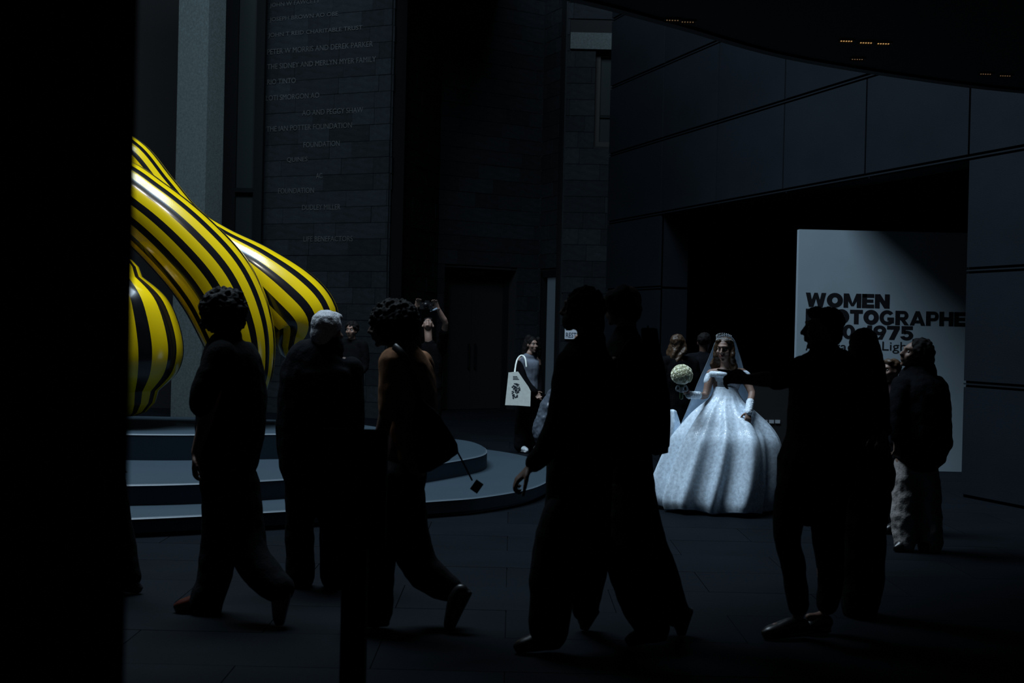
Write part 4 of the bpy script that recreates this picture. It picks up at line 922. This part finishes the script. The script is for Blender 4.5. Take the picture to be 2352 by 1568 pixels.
o, J, I, p = stand('dark-clothed person standing against the stone wall holding a phone, left of the grey-haired one', g.x, 19.5, 255, 1.70, M_SKIN2, M_BLK, M_BLK, M_SHOEBLK, M_HAIRB, 'curly', arms={'eb': (.2, .02, 1.12), 'wb': (.1, .2, 1.12), 'wa': (-.1, .2, 1.02), 'ea': (-.2, .02, 1.1)}, topname='jacket')
o['label'] = 'dark-clothed person with folded arms far behind the grey-haired one, beside the stone pier'
# photographer with raised arms
g = W(984, 900, 19.0); bx = g.x
Fp = Fig(19.0)
o, J, I, p = stand('person in a black T-shirt leaning back to photograph with both arms raised', bx, 19.0, 270, 1.66, M_SKIN1, M_BLK, M_BLK, M_SHOEBLK, M_HAIRB, 'short', vox=.010, fwd=Vector((0, -.55, .83)), up=Vector((0, .83, .55)),
                arms={'head': Fp.P(983, 748, .05), 'eb': Fp.P(944, 742, -.2), 'wb': Fp.P(956, 706, -.28), 'ea': Fp.P(1023, 742, -.2), 'wa': Fp.P(1006, 708, -.28)}, sleeve=.5, neckz=1.49)
VF().add(tube([p(-.05, .135, 1.27), p(0, .14, 1.26), p(.06, .135, 1.275)], [.012] * 3, [.004] * 3, bref=Vector((0, -1, 0)), n=6)).obj('shirt_print', M_GREYTOP, o, o.location.copy())
VF().add(tube([Fp.P(1004, 711, -.28) + Vector((cos(t) * .034, sin(t) * .034, .012 * cos(t))) for t in np.linspace(0, 2 * pi, 13)], [.006] * 13, n=6, sub=1, cap=False)).obj('watch', M_SILVER, o, o.location.copy())
cb = Fp.P(979, 702, -.33); cm = empty('camera_device', cb); tag(cm, 'small black camera held overhead by the person leaning back', 'camera')
VF().box(cb, (.085, 0, 0), (0, .03, 0), (0, 0, .045)).box(cb + Vector((.01, 0, .055)), (.03, 0, 0), (0, .025, 0), (0, 0, .014)).obj('camera_body', M_PLASTIC, cm, cb)
VF().add(tube([cb + Vector((0, -.02, 0)), cb + Vector((0, -.1, .01))], [.033, .035], bref=ZV)).obj('lens', M_PLASTIC, cm, cb, True)
q = Fp.P(996, 711, -.34); V = VF()
V.box(q, Vector((.045, 0, .022)), (0, .006, 0), Vector((-.004, 0, .008))).box(q + Vector((-.04, 0, .012)), Vector((.012, 0, .006)) * .8, (0, .006, 0), Vector((-.014, 0, .03)) * .8)
V.obj('strap_buckle', M_SCREEN, cm, cb)
# woman with the tote
Ft = Fig(19.2); g = W(1214, 900, 19.2)
o, J, I, p = stand('dark-haired person in a grey tank top and black cardigan carrying a canvas tote', g.x, 19.2, 305, 1.60, M_SKIN1, M_GREYTOP, M_DKGREY, M_SHOEWH, M_HAIRB, 'long', vox=.010, fwd=Vector((.55, -.8, 0)), sleeve=0.0, neckz=1.37,
                topname='tank_top', leghalf=.12, torso=.135, arms={'head': Ft.P(1222, 792), 'sa': Ft.P(1234, 828, .1), 'sb': Ft.P(1198, 828), 'eb': Ft.P(1200, 872, -.06), 'wb': Ft.P(1226, 900, -.16), 'ea': Ft.P(1238, 872, .06), 'wa': Ft.P(1238, 902, -.08)})
solid('loose_hair', [Ft.T([(1214, 776, 8, .07, .03), (1209, 795, 8, .06, .02), (1206, 815, 7, .05, .03), (1204, 832, 5, .03, .04)]), Ft.T([(1236, 778, 5, .06, .06), (1239, 800, 5, .05, .07), (1239, 818, 3, .03, .07)])], M_HAIRB, o, o.location.copy(), .008, 1, .004, 30)
bs = o.location.copy()
solid('cardigan', [Ft.T([(1194, 839, 12, .08, -.05), (1198, 868, 14, .085, -.11), (1212, 888, 12, .075, -.15), (1227, 899, 9, .055, -.18)]), Ft.T([(1236, 840, 8, .06, .1), (1238, 872, 9, .06, .06), (1238, 900, 8, .05, -.06)]), Ft.T([(1200, 845, 12, .06, .12), (1208, 890, 18, .06, .16), (1210, 915, 20, .06, .16)])], M_BLK, o, bs, .009, 2)
tbp = Ft.P(1190, 931, -.3); tb = empty('tote_bag', tbp); tag(tb, 'natural canvas tote bag with a dark printed motif hanging from a shoulder', 'tote bag')
V = VF(); ol = [(1168, 855), (1190, 853), (1200, 868), (1214, 888), (1219, 898), (1218, 933), (1190, 931), (1160, 930)]
vts = [Ft.P(x, y, -.34) for x, y in ol] + [Ft.P(x, y, -.26) for x, y in ol]; n = len(ol)
mesh('bag_body', vts, [tuple(range(n)), tuple(range(n, 2 * n))[::-1]] + [(i, (i + 1) % n, n + (i + 1) % n, n + i) for i in range(n)], M_CANVAS, tb, tbp)
VF().add(tube([Ft.P(1182, 856, -.3), Ft.P(1187, 828, -.2), Ft.P(1197, 816, -.1), Ft.P(1206, 822, -.2), Ft.P(1209, 842, -.25)], [.011] * 5, [.004] * 5, n=8)).obj('handle', M_CANVAS, tb, tbp, True)
R = random.Random(5); V = VF()
for i in range(70):
    a = R.uniform(0, 2 * pi); q = math.sqrt(R.random()); x, yy = 1184 + cos(a) * q * 9.5, 897 + sin(a) * q * 18
    c = Ft.P(x - (yy - 897) * .12, yy, -.342); V.box(c, (R.uniform(.004, .014), 0, R.uniform(-.008, .008)), (0, .001, 0), (0, 0, R.uniform(.003, .006)))
V.obj('print', M_INK, tb, tbp)
for k in range(3):
    c = Ft.P(1183 + k, 864 + k * 3.2, -.342); VF().box(c, (.028 + .006 * k, 0, 0), (0, .001, 0), (0, 0, .0028)).obj('print_line', M_INK, tb, tbp)
# companion in satin skirt
g = W(1338, 900, 18.3)
Fc = Fig(18.3)
o, J, I, p = stand('person in a black jacket and shiny grey satin skirt, mostly hidden by the close pair', g.x, 18.3, 195, 1.66, M_SKIN1, M_BLK, M_BLK, M_SHOEBLK, M_HAIRB, 'long', skirt=.5, topname='jacket')
solid('skirt_flare', [Fc.T([(1322, 890, 38, .16), (1292, 930, 46, .17), (1266, 975, 40, .16), (1256, 1000, 34, .15)])], M_SATIN, o, o.location.copy(), .011, 2, .015, 12)
solid('leg', [Fc.T([(1262, 960, 9, .05, -.05), (1246, 1000, 8, .045, -.05), (1244, 1030, 6, .035, -.05)])], M_SKIN1, o, o.location.copy(), .009, 2)
solid('shoe', shoe_blob(Fc.P(1250, 1050, -.05), Fc.P(1236, 1052, -.12), ZV), M_SHOEBLK, o, o.location.copy(), .009, 2)
# people behind the bride
g = W(1556, 900, 15.4)
stand('person with wavy brown hair in dark clothes behind the bouquet', g.x, 15.4, 100, 1.63, M_SKIN1, M_BLK, M_BLK, M_SHOEBLK, M_HAIRBR, 'wavy', fwd=Vector((.5, .8, -.3)), up=ZV, topname='dress', long=.3)
g = W(1614, 900, 16.2)
o, J, I, p = stand('dark-suited person seen from behind, between the bouquet and the veil', g.x, 16.2, 75, 1.66, M_SKIN3, M_BLKN, M_BLKN, M_SHOEBLK, M_HAIRB, 'short', topname='suit_jacket')

# ================================================================== BRIDE
F = Fig(13.5); BB = Vector((F.P(1650, 1160).x, 13.5, 0)); P = F.P
J = dict(head=P(1664, 803, -.02), neck=P(1668, 845), pel=P(1662, 935), sa=P(1633, 858, -.02), ea=P(1620, 908, -.1), wa=P(1584, 907, -.28), sb=P(1705, 856, -.02), eb=P(1727, 903, -.14), wb=P(1719, 946, -.33),
         ha=P(1645, 950), ka=P(1645, 1050), aa=P(1645, 1138), hb=P(1682, 950), kb=P(1682, 1050), ab=P(1682, 1138), fa=(P(1645, 1146, .03), P(1640, 1150, -.18)), fb=(P(1682, 1146, .03), P(1680, 1150, -.18)))
bride, I = make_person('bride in a white beaded ball gown with veil and tiara, holding her skirt', BB, J, (-.42, -.9, -.06), dict(skin=M_SKIN1), vox=.0068, hs=.98, thin=.86, sc=.9,
                       hands={'a': (P(1568, 900, -.3) - P(1584, 907, -.28), (0, .3, 1), (0, -1, 0), dict(grip=True, sc=.9)), 'b': (P(1718, 972, -.40) - P(1719, 946, -.33), (-.3, 1, 0), (-1, -.3, 0), dict(curl=70, sc=.9))})
HP = I['HP']
for a, b_, z_, nm, mt, rr in (((-.02, .088, -.052), (.02, .088, -.052), .098, 'upper_lip', M_LIP, .0055), ((-.017, .086, -.0625), (.017, .086, -.0625), .097, 'lower_lip', M_LIP, .006)):
    VF().add(tube([HP(*a), HP(0, z_ + .003, a[2] + .0015), HP(*b_)], [.003, rr, .003], bref=ZV, n=8)).obj(nm, mt, bride, BB, True)
for s in (-1, 1):
    VF().add(tube([HP(s * .016, .091, .03), HP(s * .034, .084, .037), HP(s * .052, .066, .031)], [.0025, .0032, .002], bref=ZV, n=6)).obj('eyebrow', M_HAIRB, bride, BB, True)
    VF().add(tube([HP(s * .016, .086, .012), HP(s * .031, .088, .018), HP(s * .046, .074, .012)], [.002, .0028, .0015], bref=ZV, n=6)).obj('eyelash', M_HAIRB, bride, BB, True)
# hair
HB = [ell(HP(0, -.03, .045), .085, .09, .084, basis((-.42, -.9, -.06))), ell(HP(.045, .02, .085), .035, .035, .02), ell(HP(-.045, .02, .085), .035, .035, .02)]
R = random.Random(21)
for i in range(22):
    s = -1 + 2 * i / 21; pts = [HP(s * .066, .0 - .05 * (1 - abs(s)), .07), HP(s * .085, .005 - .06 * (1 - abs(s)), .0)]
    for j in range(5):
        pts.append(HP(s * (.09 + .007 * j) + .014 * sin(j * 2.0 + i * 1.7), .02 - .08 * (1 - abs(s)) + .012 * cos(j * 1.8 + i), -.06 - j * .042))
    HB.append(tube(pts, [.026, .025, .024, .022, .02, .018, .01], bref=Vector((1, 0, 0)), n=8))
solid('hair', HB, M_HAIRBR, bride, BB, .0065, 1, .004, 40)
# bodice and sleeves
solid('bodice', [F.S([(852, 1640, 1702, .105), (860, 1637, 1705, .12), (874, 1636, 1703, .128), (890, 1638, 1697, .118), (905, 1639, 1694, .108), (922, 1634, 1700, .12)], n=22, expo=1.0, capk=.12),
                 tube([P(1704, 856, -.02), P(1714, 862, -.03), P(1718, 872, -.04)], [.04, .043, .04], n=12), tube([P(1638, 858, -.02), P(1630, 864, -.03), P(1625, 876, -.05)], [.04, .043, .04], n=12),
                 tube([P(1634, 858, -.05), P(1650, 859, -.115), P(1669, 860, -.13), P(1690, 859, -.115), P(1708, 857, -.05)], [.028] * 5, [.028] * 5, bref=ZV, n=10)], M_LACE, bride, BB, .0085, 2)
for q in 'ab':
    e, w_ = J['e' + q], J['w' + q]; dct = (w_ - e).normalized()
    solid('lace_cuff', [tube([e.lerp(w_, .45), e.lerp(w_, .75), w_ + dct * .01], [.038, .036, .037], n=12, sub=2)], M_LACE, bride, BB, .006, 1, .004, 70)
# skirt: pleated bell surface with its own folds
def skirt_surface():
    rows = [(888, 1643, 1691, .09), (901, 1637, 1697, .113), (911, 1632, 1702, .135), (921, 1622, 1709, .165), (936, 1604, 1724, .23), (955, 1586, 1744, .31), (978, 1568, 1766, .39), (1005, 1548, 1782, .48), (1040, 1532, 1790, .53), (1080, 1516, 1792, .57), (1115, 1503, 1790, .6), (1142, 1497, 1786, .61), (1160, 1502, 1782, .6)]
    Q = catmull(rows, 5); n = 168; v = []; f = []
    for i, (y, a, b, dp) in enumerate(Q):
        t = i / (len(Q) - 1); cx = (a + b) / 2; hw = (b - a) / 2 / F.k
        for j in range(n):
            th = 2 * pi * j / n
            fold = .052 * sin(8 * th + .6 + .9 * sin(2 * th)) + .045 * sin(15 * th + 1.3 + t * 1.6) + .014 * sin(29 * th + 2 * t)
            k = 1 + fold * max(0, min(1, (t - .1) * 3.5)) * (.75 + .25 * t)
            dth = (th - 5.13 + pi) % (2 * pi) - pi; wg = .05 + .16 * t                          # ridge lifted by her hand
            k += .22 * max(0, min(1, (t - .36) * 9)) * (1 - .35 * t) * math.exp(-(dth / wg) ** 2) - .09 * t * math.exp(-((abs(dth) - wg * 2.2) / (wg * .9)) ** 2)
            yb = y + (6 * sin(7 * th + 1) * max(0, t - .8) * 5 * .6)
            c = P(cx, min(yb, 1166), -.05)
            q = c + Vector((cos(th) * hw * k, sin(th) * dp * k, 0))
            if q.z < .012: q.z = .012
            v.append(q)
    m_ = len(Q)
    for i in range(m_ - 1):
        for j in range(n): f.append((i * n + j, i * n + (j + 1) % n, (i + 1) * n + (j + 1) % n, (i + 1) * n + j))
    return v, f
sv, sf = skirt_surface(); sk = mesh('skirt', sv, sf, M_DRESS, bride, BB, True)
md = sk.modifiers.new('thick', 'SOLIDIFY'); md.thickness = .006
# train rising behind her at the left
def sheet(name, rowsA, mt, parent, base, wav=0.0):
    """rows of (px,py,dd) polylines, equal length"""
    A = [catmull(r, 5) for r in rowsA]; A = list(zip(*A)); A = [catmull(list(a), 5) for a in A]
    n, m_ = len(A), len(A[0]); v = [P(x, y, dd + wav * sin(i * .7 + j * .5)) for i, a in enumerate(A) for j, (x, y, dd) in enumerate(a)]
    f = [(i * m_ + j, i * m_ + j + 1, (i + 1) * m_ + j + 1, (i + 1) * m_ + j) for i in range(n - 1) for j in range(m_ - 1)]
    o = mesh(name, v, f, mt, parent, base, True); s = o.modifiers.new('thick', 'SOLIDIFY'); s.thickness = .004; return o
sheet('train', [[(1537, 941, .35), (1546, 940, .3), (1553, 944, .35)], [(1538, 985, .3), (1550, 985, .25), (1566, 985, .3)], [(1530, 1045, .35), (1552, 1045, .3), (1580, 1045, .3)], [(1510, 1100, .45), (1550, 1100, .35), (1600, 1100, .3)], [(1500, 1140, .5), (1550, 1140, .4), (1610, 1140, .3)]], M_DRESS, bride, BB, .012)
# veil
sheet('veil', [[(1640, 790, .02), (1652, 772, .03), (1672, 768, .03), (1688, 782, .04), (1696, 805, .06)], [(1626, 826, .05), (1640, 815, .14), (1672, 815, .17), (1696, 820, .14), (1704, 830, .08)],
               [(1602, 880, .06), (1630, 880, .18), (1670, 880, .22), (1708, 880, .18), (1716, 880, .1)], [(1576, 945, .06), (1620, 945, .3), (1670, 945, .4), (1716, 945, .32), (1728, 940, .2)],
               [(1552, 1000, .1), (1610, 1000, .5), (1670, 1000, .6), (1725, 1000, .5), (1750, 1000, .35)]], M_VEIL, bride, BB, .006)
# tiara
V = VF(); r_, f_, u_ = basis((-.42, -.9, -.06))
tp = lambda a, z: HP(sin(a) * .086, cos(a) * .062 - .005, .122 + z)
V.add(tube([tp(a, -.006 - .02 * abs(a)) for a in np.linspace(-1.3, 1.3, 15)], [.0035] * 15, n=6, sub=1))
for a in np.linspace(-1.05, 1.05, 11):
    hgt = .034 * cos(a * 1.2) + .006
    V.add(tube([tp(a, -.006 - .02 * abs(a)), tp(a, hgt)], [.0025, .0012], n=6, sub=1)); V.add(ell(tp(a, hgt), .0045, .0045, .0045)); V.add(ell(tp(a, hgt * .5), .004, .004, .004))
V.obj('tiara', M_TIARA, bride, BB)
# bouquet: every rose a part
bc = P(1566, 861, -.33); bq = empty('bouquet', P(1568, 910, -.32)); QB = bq.location.copy()
tag(bq, 'round bouquet of cream white roses held out by the bride', 'bouquet')
def rose_mesh():
    v = []; f = []
    for ring, (rr, hh, np_, tl) in enumerate(((.006, .017, 3, .3), (.012, .015, 5, .5), (.019, .011, 6, .75))):
        for k in range(np_):
            a0 = 2 * pi * k / np_ + ring * .5; n0 = len(v); w_ = 2 * pi / np_ * .72
            for i in range(3):
                for j in range(4):
                    a = a0 + (j / 3 - .5) * w_ * 1.3; t = i / 2; r2 = rr * (.45 + .6 * t + .25 * tl * t * t); v.append((cos(a) * r2, sin(a) * r2, hh * t * (1 - .12 * abs(j - 1.5)) - .004))
            for i in range(2):
                for j in range(3): f.append((n0 + i * 4 + j, n0 + i * 4 + j + 1, n0 + (i + 1) * 4 + j + 1, n0 + (i + 1) * 4 + j))
    me = bpy.data.meshes.new('rose'); me.from_pydata(v, [], f); me.materials.append(M_ROSE); me.polygons.foreach_set('use_smooth', [True] * len(f)); return me
rm = rose_mesh(); nR = 58
for i in range(nR):
    z = 1 - 1.55 * (i + .5) / nR; t = i * 2.39996; q = math.sqrt(1 - z * z); d_ = Vector((q * cos(t), q * sin(t), z))
    ro = bpy.data.objects.new('rose', rm); COL.objects.link(ro); ro.parent = bq; ro.location = bc + d_ * .090 - QB
    ro.rotation_euler = d_.to_track_quat('Z', 'Y').to_euler(); sc_ = rnd.uniform(.95, 1.2); ro.scale = (sc_, sc_, sc_)
solid('flower_core', [ell(bc, .097, .097, .095)], M_ROSE, bq, QB, .008, 1, .003, 60)
VF().add(tube([bc - ZV * .07, bc - ZV * .13, bc - ZV * .21], [.03, .02, .018], n=10)).obj('stem_bundle', M_LEAF, bq, QB, True)
VF().add(tube([bc - ZV * .12, bc - ZV * .15], [.024, .023], n=12)).obj('ribbon_wrap', M_RIBBON, bq, QB, True)
for s in (-1, 1):
    VF().add(tube([bc - ZV * .12, bc + Vector((s * .04, -.02, -.1)), bc + Vector((s * .05, -.02, -.14)), bc + Vector((s * .015, -.025, -.145))], [.008] * 4, [.003] * 4, n=8)).obj('ribbon_loop', M_RIBBON, bq, QB, True)
# dim counter in the lobby behind the bride
p = W(1750, 1000, 21.0); cb = Vector((p.x, 21.0, 0)); ct = empty('lobby_counter', cb); tag(ct, 'dim dark counter with a pale strip in the lobby behind the bride', 'counter')
VF().aabb(p.x - .9, p.x + .5, 20.8, 21.3, 0, 1.02).obj('counter_body', M_DARK, ct, cb)
VF().aabb(p.x - .95, p.x + .55, 20.75, 21.35, 1.02, 1.06).obj('counter_top', M_DARK, ct, cb)
z_ = W(1770, 968, 20.79).z
for x_ in (1757, 1772, 1786): 
    q = W(x_, 968, 20.79); VF().aabb(q.x - .035, q.x + .035, 20.78, 20.8, q.z - .025, q.z + .025).obj('plate', mat('dim_plate', (.3, .33, .36), .6), ct, cb)
